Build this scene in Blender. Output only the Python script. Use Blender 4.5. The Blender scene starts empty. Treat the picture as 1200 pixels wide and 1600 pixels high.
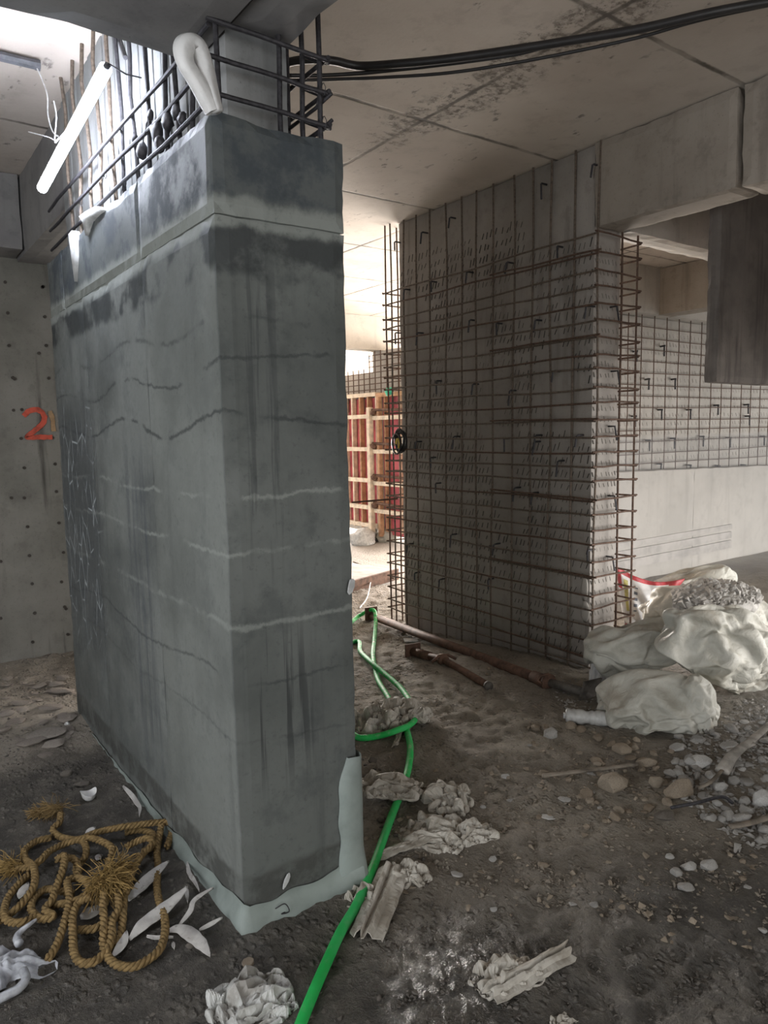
import bpy, bmesh, math, random
from mathutils import Vector, Matrix, noise
import numpy as np
random.seed(7)
PI = math.pi
S = bpy.context.scene
COL = S.collection

# ------------------------------------------------------------------ camera
CAMZ, FPX, CX, CY = 1.6, 1130.0, 600.0, 800.0
pt, rl, yw = math.radians(6.42), math.radians(-1.08), math.radians(35.77)
F = Vector((math.sin(yw)*math.cos(pt), math.cos(yw)*math.cos(pt), -math.sin(pt)))
R0 = Vector((math.cos(yw), -math.sin(yw), 0)); U0 = R0.cross(F)
R = math.cos(rl)*R0 + math.sin(rl)*U0; U = -math.sin(rl)*R0 + math.cos(rl)*U0
CAM = Vector((0, 0, CAMZ))
cd = bpy.data.cameras.new('camera'); cam = bpy.data.objects.new('camera', cd); COL.objects.link(cam)
cam.matrix_world = Matrix(((R.x, U.x, -F.x, 0), (R.y, U.y, -F.y, 0), (R.z, U.z, -F.z, CAMZ), (0, 0, 0, 1)))
cd.sensor_fit = 'VERTICAL'; cd.sensor_height = 36; cd.lens = FPX/1600*36; cd.clip_start = .02
S.camera = cam

# ------------------------------------------------------------------ light
S.view_settings.view_transform = 'Standard'; S.view_settings.look = 'None'
S.view_settings.gamma = 1; S.view_settings.use_curve_mapping = False
S.view_settings.exposure = 0.45
W = bpy.data.worlds.new('sky'); S.world = W; W.use_nodes = True
bgn = W.node_tree.nodes['Background']; bgn.inputs[0].default_value = (.93, .97, 1, 1); bgn.inputs[1].default_value = 1.6

def area(name, loc, target, sx, sy, power, color):
    l = bpy.data.lights.new(name, 'AREA'); l.shape = 'RECTANGLE'; l.size = sx; l.size_y = sy
    l.energy = power; l.color = color
    o = bpy.data.objects.new(name, l); COL.objects.link(o); o.location = loc
    o.rotation_euler = (Vector(target)-Vector(loc)).to_track_quat('-Z', 'Y').to_euler()
    return o
area('daylight_right', (7.8, -1.8, 1.1), (6.4, 4.5, 1.4), 5.5, 2.0, 420, (1, .965, .93))
area('daylight_far', (9.5, 13.6, 1.2), (5.0, 6, 3.6), 8, 2.2, 3600, (1, .93, .86))
area('daylight_side', (12.4, 8.0, 1.2), (5, 7.0, 3.6), 6, 2.2, 2400, (1, .93, .86))
area('fill_behind', (1.6, -4.6, .8), (2.6, 2, 3.2), 5.0, 1.4, 35, (1, .93, .85))  # soft fill light added behind the camera
area('fill_left', (-2.8, 1.6, 1.4), (1.0, 3.0, 1.2), 4.0, 1.8, 135, (.94, .97, 1))  # fill light added to brighten the pillar's left face; side wall is closed

# ------------------------------------------------------------------ projection to world planes
def ray(x, y): return F + R*((x-CX)/FPX) - U*((y-CY)/FPX)
def hit(x, y, ax, v):
    r = ray(x, y); t = (v-CAM[ax])/r[ax]; return CAM + r*t
def sm(a, b, x):
    t = min(1, max(0, (x-a)/(b-a))); return t*t*(3-2*t)
def hbase(x, y):
    z = -.10*sm(3.2, 5.0, y)*sm(1.6, 3.0, x)
    z += .10*math.exp(-(((x-4.3)/.75)**2 + ((y-1.75)/.8)**2))
    z += .07*math.exp(-(((x-.5)/.45)**2 + ((y-4.3)/.45)**2))
    return z
def h(x, y):
    z = hbase(x, y)
    a = .6 if x > 1.6 else .45
    z += a*.035*noise.noise((x*1.3, y*1.3, 2)) + a*.022*noise.noise((x*4, y*4, 5)) + a*.010*noise.noise((x*11, y*11, 9))
    return z
def gp(x, y, dz=0):
    z = 0
    for _ in range(6):
        p = hit(x, y, 2, z+dz); z = h(p.x, p.y)
    return Vector((p.x, p.y, z+dz))
def pxm(p): return (Vector(p)-CAM).dot(F)/FPX      # metres per pixel at p

# ------------------------------------------------------------------ materials
class G:
    def __init__(s, name):
        s.m = bpy.data.materials.new(name); s.m.use_nodes = True
        s.t = s.m.node_tree; s.b = s.t.nodes['Principled BSDF']; s.tc = s.t.nodes.new('ShaderNodeTexCoord').outputs['Object']
        s._x = None
    def L(s, a, b):
        if isinstance(a, bpy.types.NodeSocket): s.t.links.new(a, b)
        else: b.default_value = a
    def xyz(s):
        if not s._x:
            n = s.t.nodes.new('ShaderNodeSeparateXYZ'); s.L(s.tc, n.inputs[0]); s._x = n.outputs
        return s._x
    def map(s, sc=(1, 1, 1), loc=(0, 0, 0), rot=(0, 0, 0)):
        n = s.t.nodes.new('ShaderNodeMapping'); s.L(s.tc, n.inputs[0]); n.inputs['Scale'].default_value = sc
        n.inputs['Location'].default_value = loc; n.inputs['Rotation'].default_value = rot; return n.outputs[0]
    def noi(s, scale, detail=6, vec=None, rough=.6, dist=0):
        n = s.t.nodes.new('ShaderNodeTexNoise'); s.L(vec or s.tc, n.inputs['Vector']); n.inputs['Scale'].default_value = scale
        n.inputs['Detail'].default_value = detail; n.inputs['Roughness'].default_value = rough; n.inputs['Distortion'].default_value = dist
        return n.outputs[0]
    def vor(s, scale, vec=None, feature='DISTANCE_TO_EDGE'):
        n = s.t.nodes.new('ShaderNodeTexVoronoi'); n.feature = feature; s.L(vec or s.tc, n.inputs['Vector']); n.inputs['Scale'].default_value = scale
        return n.outputs[0]
    def ma(s, op, a, b=0, c=None):
        n = s.t.nodes.new('ShaderNodeMath'); n.operation = op; s.L(a, n.inputs[0]); s.L(b, n.inputs[1])
        if c is not None: s.L(c, n.inputs[2])
        return n.outputs[0]
    def step(s, v, a, b, lo=0, hi=1):
        n = s.t.nodes.new('ShaderNodeMapRange'); n.interpolation_type = 'SMOOTHSTEP'; s.L(v, n.inputs[0])
        n.inputs[1].default_value = a; n.inputs[2].default_value = b; n.inputs[3].default_value = lo; n.inputs[4].default_value = hi
        return n.outputs[0]
    def band(s, v, a, b, e):      # 1 between a and b
        return s.ma('MULTIPLY', s.step(v, a-e, a+e), s.step(v, b-e, b+e, 1, 0))
    def mix(s, f, a, b, mode='MIX'):
        n = s.t.nodes.new('ShaderNodeMix'); n.data_type = 'RGBA'; n.blend_type = mode
        s.L(f, n.inputs[0]); s.L(col4(a), n.inputs[6]); s.L(col4(b), n.inputs[7]); return n.outputs[2]
    def bump(s, hh, st=.4, d=.01, nrm=None):
        n = s.t.nodes.new('ShaderNodeBump'); s.L(hh, n.inputs['Height']); n.inputs['Strength'].default_value = st; n.inputs['Distance'].default_value = d
        if nrm: s.L(nrm, n.inputs['Normal'])
        return n.outputs[0]
    def done(s, colr, rough=.8, nrm=None, spec=.3, metal=0):
        s.L(col4(colr), s.b.inputs['Base Color']); s.L(rough, s.b.inputs['Roughness'])
        s.b.inputs['Specular IOR Level'].default_value = spec; s.b.inputs['Metallic'].default_value = metal
        if nrm: s.L(nrm, s.b.inputs['Normal'])
        return s.m
def col4(c):
    if isinstance(c, bpy.types.NodeSocket): return c
    return (c[0], c[1], c[2], 1)

def concrete(name, c1, c2, stain=(.08, .075, .07), streak=.5, stain_amt=.5, bump=.35, rough=.85, sc=1.0, pits=True):
    g = G(name)
    n1 = g.noi(1.6*sc, 8); n2 = g.noi(9*sc, 8, rough=.65); n3 = g.noi(60, 4)
    st = g.noi(1, 6, g.map((9, 9, .7)))
    c = g.mix(g.step(n1, .35, .65), c1, c2)
    c = g.mix(g.ma('MULTIPLY', g.step(n2, .52, .68), stain_amt*.5), c, stain)
    c = g.mix(g.ma('MULTIPLY', g.step(st, .53, .70), streak), c, stain)
    c = g.mix(g.ma('MULTIPLY', g.step(n3, .55, .75), .25), c, stain)
    hh = g.ma('ADD', g.ma('MULTIPLY', n2, .5), g.ma('MULTIPLY', n3, .25))
    if pits:
        p = g.step(g.vor(38, feature='F1'), .05, .13)
        p = g.ma('MAXIMUM', p, g.step(g.noi(5, 3), .5, .6, 1, 0))
        c = g.mix(g.ma('MULTIPLY', g.ma('SUBTRACT', 1, p), .6), c, stain); hh = g.ma('ADD', hh, g.ma('MULTIPLY', p, .5))
    return g.done(c, rough, g.bump(hh, bump, .006))

def plain(name, c, rough=.6, metal=0, var=.25, spec=.4, bump=.15, scale=25):
    g = G(name); n = g.noi(scale, 6)
    cc = g.mix(g.step(n, .35, .7), c, tuple(v*(1-var*1.6) for v in c))
    return g.done(cc, rough, g.bump(n, bump, .004), spec, metal)

# near jacketed pillar concrete: cold joints, drips, dark wet bands fixed to its surface, plus shade tinted into the end face
def pillar_mat():
    g = G('jacket_concrete'); x, y, z = g.xyz()
    n1 = g.noi(1.5, 8); n2 = g.noi(7, 8, rough=.65); n3 = g.noi(55, 4); st = g.noi(1, 7, g.map((14, 14, .8)), .65)
    dark = (.028, .032, .033); pale = (.24, .255, .235)
    c = g.mix(g.step(n1, .38, .62), (.10, .107, .102), (.165, .174, .165))
    fr = g.step(y, 2.05, 2.062, 1, 0); c = g.mix(g.ma('MULTIPLY', fr, .35), c, (.052, .058, .053))  # end face tinted darker, its shade put into the colour
    c = g.mix(g.ma('MULTIPLY', g.step(n2, .5, .7), .5), c, (.062, .068, .067))
    c = g.mix(g.ma('MULTIPLY', g.step(st, .54, .72), .4), c, (.052, .056, .057))
    c = g.mix(g.ma('MULTIPLY', g.ma('MULTIPLY', g.step(y, 2.68, 2.73, 1, 0), g.step(y, 2.05, 2.062)), .25), c, (.20, .21, .19))
    # upper cast: darker, mottled; paler strip at the ledge
    up = g.step(z, 2.27, 2.31); c = g.mix(g.ma('MULTIPLY', up, g.step(n2, .42, .6, .45, .9)), c, (.045, .054, .062))
    zz = g.ma('ADD', z, g.ma('MULTIPLY', g.ma('SUBTRACT', n2, .5), .10))
    zl = g.ma('ADD', z, g.ma('MULTIPLY', g.ma('SUBTRACT', g.noi(3.5, 5), .5), .16))
    db = g.ma('MULTIPLY', g.band(zl, 2.08, 2.205, .02), g.step(g.noi(4, 6), .40, .52)); c = g.mix(g.ma('MULTIPLY', db, .85), c, dark)
    pb = g.band(zz, 2.205, 2.285, .014); c = g.mix(g.ma('MULTIPLY', pb, .75), c, pale)
    # thin cold joint lines
    wob = g.ma('MULTIPLY', g.ma('SUBTRACT', g.noi(1.7, 4), .5), .10); zf = g.ma('ADD', z, wob)
    fine = g.ma('MULTIPLY', g.ma('SUBTRACT', g.noi(26, 6, rough=.75), .5), .045); zf = g.ma('ADD', zf, fine)
    for zc, w, cl, am, sl in ((1.40, .006, pale, .75, .0), (1.23, .006, pale, .7, .0), (1.00, .008, pale, .65, .0), (.80, .005, dark, .5, .06), (1.62, .006, dark, .7, .10), (1.80, .005, dark, .65, -.06), (1.93, .006, dark, .5, .08), (.62, .005, dark, .3, .1)):
        zq = g.ma('ADD', zf, g.ma('MULTIPLY', x, sl)); zq = g.ma('SUBTRACT', zq, sl)
        zq = g.ma('ADD', zq, g.ma('MULTIPLY', g.ma('SINE', g.ma('MULTIPLY', y, 4+zc)), .03 if cl is dark else .0))
        m = g.ma('MULTIPLY', g.band(zq, zc-w, zc+w, w*.8), g.step(g.noi(2.2+zc, 3, rough=.7), .40, .52)); c = g.mix(g.ma('MULTIPLY', m, am), c, cl)
    # black drip streaks low on the end face, cluster in the middle
    dr = g.ma('MULTIPLY', g.step(g.noi(1, 4, g.map((42, 42, 1.0))), .53, .60), g.band(z, .52, .92, .16))
    dr = g.ma('MULTIPLY', dr, g.band(x, .93, 1.16, .05)); c = g.mix(g.ma('MULTIPLY', dr, .8), c, (.03, .033, .033))
    dr2 = g.ma('MULTIPLY', g.step(g.noi(1, 4, g.map((30, 30, 1.2), (3, 1, 0))), .52, .62), g.band(z, 1.2, 2.15, .2))
    dr2 = g.ma('MULTIPLY', dr2, g.band(x, .96, 1.08, .05)); c = g.mix(g.ma('MULTIPLY', dr2, .6), c, dark)
    # side: wet dark run near the joint and white efflorescence further back
    wr = g.ma('MULTIPLY', g.band(y, 2.78, 3.05, .08), g.band(z, .2, 1.5, .25)); wr = g.ma('MULTIPLY', wr, g.step(st, .4, .6)); c = g.mix(g.ma('MULTIPLY', wr, .7), c, (.06, .068, .078))
    we = g.ma('MULTIPLY', g.band(y, 3.55, 4.3, .12), g.band(z, .55, 1.75, .2)); c = g.mix(g.ma('MULTIPLY', we, .55), c, (.055, .06, .066))
    ef = g.ma('MULTIPLY', g.ma('MULTIPLY', g.step(g.vor(5, g.map((1, 2.2, 1))), .0, .035, 1, 0), we), g.step(n2, .42, .55)); c = g.mix(g.ma('MULTIPLY', ef, .8), c, (.4, .43, .44))
    # residue band above the foot
    rb = g.band(zz, .06, .17, .012); c = g.mix(g.ma('MULTIPLY', rb, g.step(n2, .38, .55, .2, .8)), c, (.055, .055, .05))
    c = g.mix(g.ma('MULTIPLY', g.step(n3, .56, .75), .3), c, dark)
    hh = g.ma('ADD', g.ma('MULTIPLY', n2, .5), g.ma('MULTIPLY', n3, .2))
    return g.done(c, g.step(n2, .4, .65, .5, .8), g.bump(hh, .35, .007), .35)
M = {}
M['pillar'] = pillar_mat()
M['pier'] = concrete('scored_concrete', (.29, .265, .24), (.38, .35, .32), (.13, .115, .10), .5, .55)
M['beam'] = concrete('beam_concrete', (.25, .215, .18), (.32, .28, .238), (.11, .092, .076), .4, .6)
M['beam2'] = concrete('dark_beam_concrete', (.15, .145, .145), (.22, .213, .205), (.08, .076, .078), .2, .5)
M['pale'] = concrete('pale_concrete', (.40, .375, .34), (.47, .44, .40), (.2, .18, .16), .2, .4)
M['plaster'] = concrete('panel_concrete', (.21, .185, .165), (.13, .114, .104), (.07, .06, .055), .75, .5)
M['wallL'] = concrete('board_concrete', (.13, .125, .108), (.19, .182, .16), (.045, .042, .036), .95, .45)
M['core'] = concrete('core_concrete', (.20, .205, .205), (.28, .28, .275), (.10, .10, .10), .4, .4)

def ceiling_mat():
    g = G('ceiling_concrete'); x, y, z = g.xyz()
    n1 = g.noi(.9, 8); n2 = g.noi(6, 8, rough=.7); n3 = g.noi(50, 5)
    c = g.mix(g.step(n1, .35, .65), (.46, .40, .345), (.56, .50, .44))
    c = g.mix(g.ma('MULTIPLY', g.step(n2, .5, .66), .30), c, (.33, .28, .24))
    bl = g.ma('MULTIPLY', g.step(g.noi(18, 6, g.map((1, .5, 1))), .60, .68), g.step(g.noi(2.2, 4), .48, .6)); c = g.mix(g.ma('MULTIPLY', bl, .7), c, (.11, .095, .085))
    # damaged patch along the sheet joint
    d1 = g.ma('SUBTRACT', x, g.ma('ADD', 2.67, g.ma('MULTIPLY', g.ma('SUBTRACT', g.noi(3, 4), .5), .35)))
    pm = g.ma('MULTIPLY', g.step(g.ma('ABSOLUTE', d1), .03, .26, 1, 0), g.band(y, 1.7, 3.7, .45))
    pt_ = g.ma('MULTIPLY', g.step(pm, 0, .8), g.step(g.ma('ADD', g.noi(11, 8, rough=.8), g.ma('MULTIPLY', pm, .07)), .52, .60)); c = g.mix(g.ma('MULTIPLY', pt_, g.step(g.noi(26, 5), .35, .62, .12, .9)), c, (.13, .108, .088))
    hh = g.ma('ADD', g.ma('MULTIPLY', n2, .4), g.ma('SUBTRACT', g.ma('MULTIPLY', n3, .15), g.ma('MULTIPLY', pt_, .9)))
    for v, vals in ((x, (2.67, 3.9, 5.1, 6.3, 7.5, 1.45)), (y, (3.27, 4.5, 5.7, 6.9, 8.1, 9.3, 10.5, 11.7, 2.05, .8))):
        for k in vals:
            d = g.ma('ABSOLUTE', g.ma('SUBTRACT', g.ma('ADD', v, g.ma('MULTIPLY', g.ma('SUBTRACT', n2, .5), .035)), k))
            m = g.step(d, .006, .020, 1, 0); c = g.mix(g.ma('MULTIPLY', m, g.step(g.noi(3, 5), .35, .6, .35, .95)), c, (.10, .085, .07))
            hh = g.ma('SUBTRACT', hh, g.ma('MULTIPLY', m, .6))
    return g.done(c, .85, g.bump(hh, .5, .01))
M['ceiling'] = ceiling_mat()

def ground_mat():
    g = G('dirt'); x, y, z = g.xyz()
    n1 = g.noi(1.3, 8); n2 = g.noi(8, 8, rough=.7); n3 = g.noi(45, 6, rough=.7); n4 = g.noi(140, 4)
    c = g.mix(g.step(n1, .38, .62), (.20, .172, .137), (.30, .265, .215))
    c = g.mix(g.ma('MULTIPLY', g.step(n2, .5, .66), .6), c, (.26, .23, .19))
    c = g.mix(g.ma('MULTIPLY', g.step(n3, .52, .7), .5), c, (.075, .06, .048))
    c = g.mix(g.ma('MULTIPLY', g.step(n4, .58, .7), .4), c, (.33, .31, .28))
    # far concrete slab dust
    fa = g.step(g.ma('ADD', y, g.ma('MULTIPLY', n1, .4)), 5.6, 6.4); c = g.mix(g.ma('MULTIPLY', fa, .75), c, (.36, .33, .30))
    # right gravel dust
    gr = g.step(g.ma('SUBTRACT', x, g.ma('MULTIPLY', y, .2)), 2.9, 3.5); gr = g.ma('MULTIPLY', gr, g.step(y, 2.6, 3.0, 1, 0)); c = g.mix(g.ma('MULTIPLY', gr, .6), c, (.30, .28, .255))
    # damp ground: left of the pillar and foreground
    nn = g.ma('MULTIPLY', g.ma('SUBTRACT', n1, .5), 1.0)
    w1 = g.ma('MULTIPLY', g.step(g.ma('ADD', x, nn), 1.0, 1.5, 1, 0), g.step(g.ma('ADD', y, nn), 3.5, 3.9, 1, 0))
    e = g.ma('ADD', g.ma('MULTIPLY', x, .81), g.ma('MULTIPLY', y, .40)); e = g.ma('ADD', g.ma('ADD', g.ma('MULTIPLY', x, .3), y), g.ma('MULTIPLY', nn, .7))
    w2 = g.step(e, 1.75, 2.45, 1, 0)
    wet = g.ma('MAXIMUM', w1, w2)
    c = g.mix(g.ma('MULTIPLY', wet, g.step(n2, .4, .65, .85, .6)), c, (.030, .027, .024))
    dx = g.ma('SUBTRACT', x, 1.28); dy = g.ma('SUBTRACT', y, 1.52)
    d = g.ma('SQRT', g.ma('ADD', g.ma('MULTIPLY', dx, dx), g.ma('MULTIPLY', dy, dy)))
    pud = g.step(g.ma('ADD', d, g.ma('MULTIPLY', nn, .25)), .17, .33, 1, 0)
    dx2 = g.ma('SUBTRACT', x, .40); dy2 = g.ma('SUBTRACT', y, 2.22)
    d2 = g.ma('SQRT', g.ma('ADD', g.ma('MULTIPLY', dx2, dx2), g.ma('MULTIPLY', dy2, dy2)))
    pud = g.ma('MAXIMUM', pud, g.step(d2, .1, .35, .85, 0))
    rough = g.ma('SUBTRACT', g.ma('SUBTRACT', .95, g.ma('MULTIPLY', wet, .30)), g.ma('MULTIPLY', pud, .48))
    hh = g.ma('ADD', g.ma('MULTIPLY', n2, .7), g.ma('ADD', g.ma('MULTIPLY', n3, .6), g.ma('MULTIPLY', n4, g.ma('ADD', .2, g.ma('MULTIPLY', pud, .5)))))
    pb = g.step(g.ma('ADD', g.vor(40, g.map((1, .7, .3)), 'F1'), g.ma('MULTIPLY', g.ma('SUBTRACT', g.noi(30, 3), .5), .9)), .1, .5, 1, 0); hh = g.ma('ADD', hh, g.ma('MULTIPLY', pb, g.step(g.noi(2.5, 3), .42, .6, .1, .7)))
    c = g.mix(g.ma('MULTIPLY', g.ma('MULTIPLY', pb, g.step(n3, .45, .6)), .35), c, (.34, .31, .27))
    return g.done(c, rough, g.bump(hh, 1.0, .03), .5)
M['dirt'] = ground_mat()
def rockmat(name, a, b):
    g = G(name); oi = g.t.nodes.new('ShaderNodeObjectInfo').outputs['Random']
    n = g.noi(14, 7, rough=.7); n2 = g.noi(60, 5)
    c = g.mix(oi, a, b); c = g.mix(g.ma('MULTIPLY', g.step(n, .45, .65), .5), c, tuple(v*.5 for v in a))
    return g.done(c, .92, g.bump(g.ma('ADD', n, n2), .5, .008), .2)
M['rock_brown'] = rockmat('brown_stone', (.24, .19, .14), (.33, .28, .22))
M['rock_grey'] = rockmat('grey_rubble', (.30, .285, .265), (.46, .445, .42))
M['rock_dark'] = rockmat('damp_stone', (.10, .09, .08), (.16, .14, .12))
M['rock_white'] = rockmat('mortar_lump', (.5, .49, .47), (.62, .61, .59))
M['grit'] = rockmat('fine_grit', (.21, .18, .145), (.30, .265, .22))
M['slate'] = rockmat('flat_chip', (.21, .18, .155), (.31, .275, .24))
M['rebar'] = plain('rusty_rebar', (.15, .095, .07), .75, .3, .35, .3, .3, 60)
M['rebar_grey'] = plain('cement_coated_rebar', (.175, .135, .105), .7, .3, .35, .4, .3, 60)
M['rebar_dark'] = plain('dark_rebar', (.065, .062, .068), .6, .5, .3, .4, .3, 60)
M['chisel_pale'] = plain('shallow_chisel_cut', (.27, .25, .225), .95)
M['chisel'] = plain('cut_shade', (.055, .047, .04), .95)  # dark colour stands for the shade inside cuts and tie holes
M['white_wrap'] = plain('white_wrap', (.25, .285, .265), .55, 0, .15, .3, .25, 9)
def sackmat():
    g = G('woven_plastic_sack'); n = g.noi(5, 7); n2 = g.noi(3, 5)
    w = g.noi(1, 2, g.map((240, 240, 240)))
    c = g.mix(g.step(n, .4, .7), (.47, .46, .41), (.33, .32, .275)); c = g.mix(g.ma('MULTIPLY', g.step(n2, .52, .68), .6), c, (.25, .215, .165)); w = g.ma('ADD', g.ma('MULTIPLY', w, .1), g.noi(1, 5, g.map((14, 30, 22)), .6, 1.5))
    return g.done(c, .5, g.bump(w, .5, .012), .4)
M['sack'] = sackmat()
M['sack_red'] = plain('red_print', (.48, .06, .07), .5)
M['sack_white'] = plain('clean_white_sack', (.66, .65, .64), .45, 0, .12)
M['blue_print'] = plain('grey_print', (.16, .18, .22), .6)
M['yellow_print'] = plain('yellow_print', (.5, .45, .15), .6)
def papermat(name, a, b):
    g = G(name); n = g.noi(9, 7, rough=.65)
    n2 = g.noi(40, 5)
    c = g.mix(g.step(n, .42, .62), a, b); c = g.mix(g.ma('MULTIPLY', g.step(n2, .56, .7), .5), c, (.13, .11, .09))
    return g.done(c, .7, g.bump(n2, .2, .003), .3)
M['paper'] = papermat('dusty_cement_paper', (.47, .44, .39), (.31, .28, .235))
M['paper_w'] = papermat('wet_white_paper', (.52, .52, .50), (.30, .285, .26))
M['strip_w'] = papermat('torn_white_strip', (.50, .48, .45), (.35, .33, .31))
M['film'] = plain('white_plastic_film', (.46, .47, .50), .35, 0, .3, .5)
def hosemat():
    g = G('green_hose'); n = g.noi(2.5, 4); n2 = g.noi(30, 5); x, y, z = g.xyz()
    c = g.mix(g.step(n, .45, .65), (.02, .42, .085), (.05, .50, .14)); du = g.ma('MULTIPLY', g.step(n2, .5, .68), g.step(y, 2.0, 3.4, .15, .75)); c = g.mix(du, c, (.32, .40, .30))  # paler further back, pale reflection put into the hose colour
    return g.done(c, .62, g.bump(n2, .08, .002), .22)
M['hose'] = hosemat()
M['rope'] = plain('manila_rope', (.225, .15, .065), .85, 0, .35, .2, .5, 70)
M['rope_d'] = plain('rope_fibre', (.29, .19, .07), .85, 0, .3, .2, .2, 70)
M['rust'] = plain('rusty_steel', (.16, .09, .062), .75, .2, .35, .35, .3, 18)
M['steel_dusty'] = plain('dusty_steel', (.15, .135, .12), .75, .2, .35, .35, .3, 18)
M['black_cable'] = plain('black_cable', (.022, .02, .02), .45, 0, .2, .5)
M['wire_white'] = plain('white_wire', (.75, .75, .75), .5)
M['timber'] = plain('sawn_timber', (.55, .33, .20), .8, 0, .25, .2, .2, 12)
M['timber_pale'] = plain('pale_timber', (.78, .66, .52), .8, 0, .2, .2, .2, 12)
M['ply_red'] = plain('red_faced_plywood', (.58, .13, .15), .55, 0, .3, .3, .1, 5)
M['ply_grey'] = plain('dusty_plywood', (.45, .42, .39), .8, 0, .2, .2, .2, 6)
M['old_wood'] = plain('weathered_wood', (.25, .215, .175), .9, 0, .35, .2, .3, 14)
M['old_wood_p'] = plain('pale_weathered_wood', (.42, .39, .35), .9, 0, .3, .2, .3, 14)
M['red_paint'] = plain('red_wall_paint', (.50, .085, .05), .8, 0, .3)
M['orange_paint'] = plain('faint_ochre_paint', (.34, .22, .12), .85, 0, .2)
M['mortar'] = plain('mortar_splash', (.55, .55, .54), .85, 0, .2, .2, .4, 30)
M['green_net'] = plain('green_net', (.05, .42, .25), .8)
M['bottle'] = plain('frosted_plastic_bottle', (.46, .455, .44), .35, 0, .2, .5)
M['housing'] = plain('lamp_housing', (.10, .10, .11), .5)
M['yellow'] = plain('yellow_tape', (.6, .45, .05), .5)
gt = G('lit_tube'); gt.b.inputs['Base Color'].default_value = (1, 1, 1, 1)
gt.b.inputs['Emission Color'].default_value = (.80, .86, 1, 1); gt.b.inputs['Emission Strength'].default_value = 85; M['tube'] = gt.m

# ------------------------------------------------------------------ mesh helpers
def link(name, verts, faces, mat, parent=None, smooth=False, mats=None, mi=None):
    me = bpy.data.meshes.new(name); me.from_pydata([tuple(v) for v in verts], [], faces); me.update()
    for m in (mats or [mat]): me.materials.append(m)
    if mi: me.polygons.foreach_set('material_index', mi)
    if smooth: me.polygons.foreach_set('use_smooth', [True]*len(me.polygons))
    o = bpy.data.objects.new(name, me); COL.objects.link(o)
    if parent: o.parent = parent
    return o
def rel(o):     # keep world-space verts while the parent Empty sits at its base
    o.matrix_parent_inverse = o.parent.matrix_world.inverted() if o.parent else Matrix(); return o
def tag(o, label=None, cat=None, group=None, kind=None):
    for k, v in (('label', label), ('category', cat), ('group', group), ('kind', kind)):
        if v: o[k] = v
    return o
def empty(name, loc, label, cat, group=None, kind=None):
    o = bpy.data.objects.new(name, None); COL.objects.link(o); o.location = loc; o.empty_display_size = .1
    o.matrix_world = Matrix.Translation(loc); return tag(o, label, cat, group, kind)
def P(name, vf, mat, parent, smooth=False, label=None, kind=None):
    o = link(name, vf[0], vf[1], mat, parent, smooth); rel(o); return tag(o, label, None, None, kind)
def copyp(o, parent, loc=None, name=None):
    c = o.copy(); COL.objects.link(c); c.parent = parent; c.matrix_parent_inverse = parent.matrix_world.inverted()
    if loc is not None: c.location = loc
    if name: c.name = name
    return c
def join(*vfs):
    V, Fc = [], []
    for v, f in vfs:
        n = len(V); V += list(v); Fc += [tuple(i+n for i in q) for q in f]
    return V, Fc
def box(x0, x1, y0, y1, z0, z1, bev=0):
    bm = bmesh.new(); bmesh.ops.create_cube(bm, size=1)
    for v in bm.verts: v.co = Vector((x0+(v.co.x+.5)*(x1-x0), y0+(v.co.y+.5)*(y1-y0), z0+(v.co.z+.5)*(z1-z0)))
    if bev: bmesh.ops.bevel(bm, geom=list(bm.edges), offset=bev, segments=2, affect='EDGES')
    return bmdata(bm)
def bmdata(bm):
    bm.verts.ensure_lookup_table(); bm.verts.index_update()
    r = ([v.co.copy() for v in bm.verts], [tuple(v.index for v in f.verts) for f in bm.faces]); bm.free(); return r
def rough_box(x0, x1, y0, y1, z0, z1, cell=.08, amp=.004, edge=.008, seed=0, fn=None):
    # box with gridded faces, chipped uneven edges
    V = []; idx = {}; Fc = []
    dims = (x1-x0, y1-y0, z1-z0); n = [max(2, int(math.ceil(d/cell))) for d in dims]; org = (x0, y0, z0)
    def vid(i, j, k):
        key = (i, j, k)
        if key not in idx:
            idx[key] = len(V); p = Vector((org[0]+dims[0]*i/n[0], org[1]+dims[1]*j/n[1], org[2]+dims[2]*k/n[2]))
            on = [(i == 0) - (i == n[0]), (j == 0) - (j == n[1]), (k == 0) - (k == n[2])]
            ne = sum(1 for q in on if q)
            nv = noise.noise(p*3+Vector((seed, 0, 0)))*amp
            e = (edge*(.35+.9*abs(noise.noise(p*13+Vector((seed, 4, 1)))))) if ne > 1 else 0
            for a in range(3):
                if on[a]: p[a] += on[a]*(e-nv)
            if fn: p = fn(p)
            V.append(p)
        return idx[key]
    for a in range(3):
        b, c = (a+1) % 3, (a+2) % 3
        for s in (0, n[a]):
            for u in range(n[b]):
                for w in range(n[c]):
                    q = []
                    for du, dw in ((0, 0), (1, 0), (1, 1), (0, 1)):
                        t = [0, 0, 0]; t[a] = s; t[b] = u+du; t[c] = w+dw; q.append(vid(*t))
                    Fc.append(tuple(q if s else q[::-1]))
    return V, Fc
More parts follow.
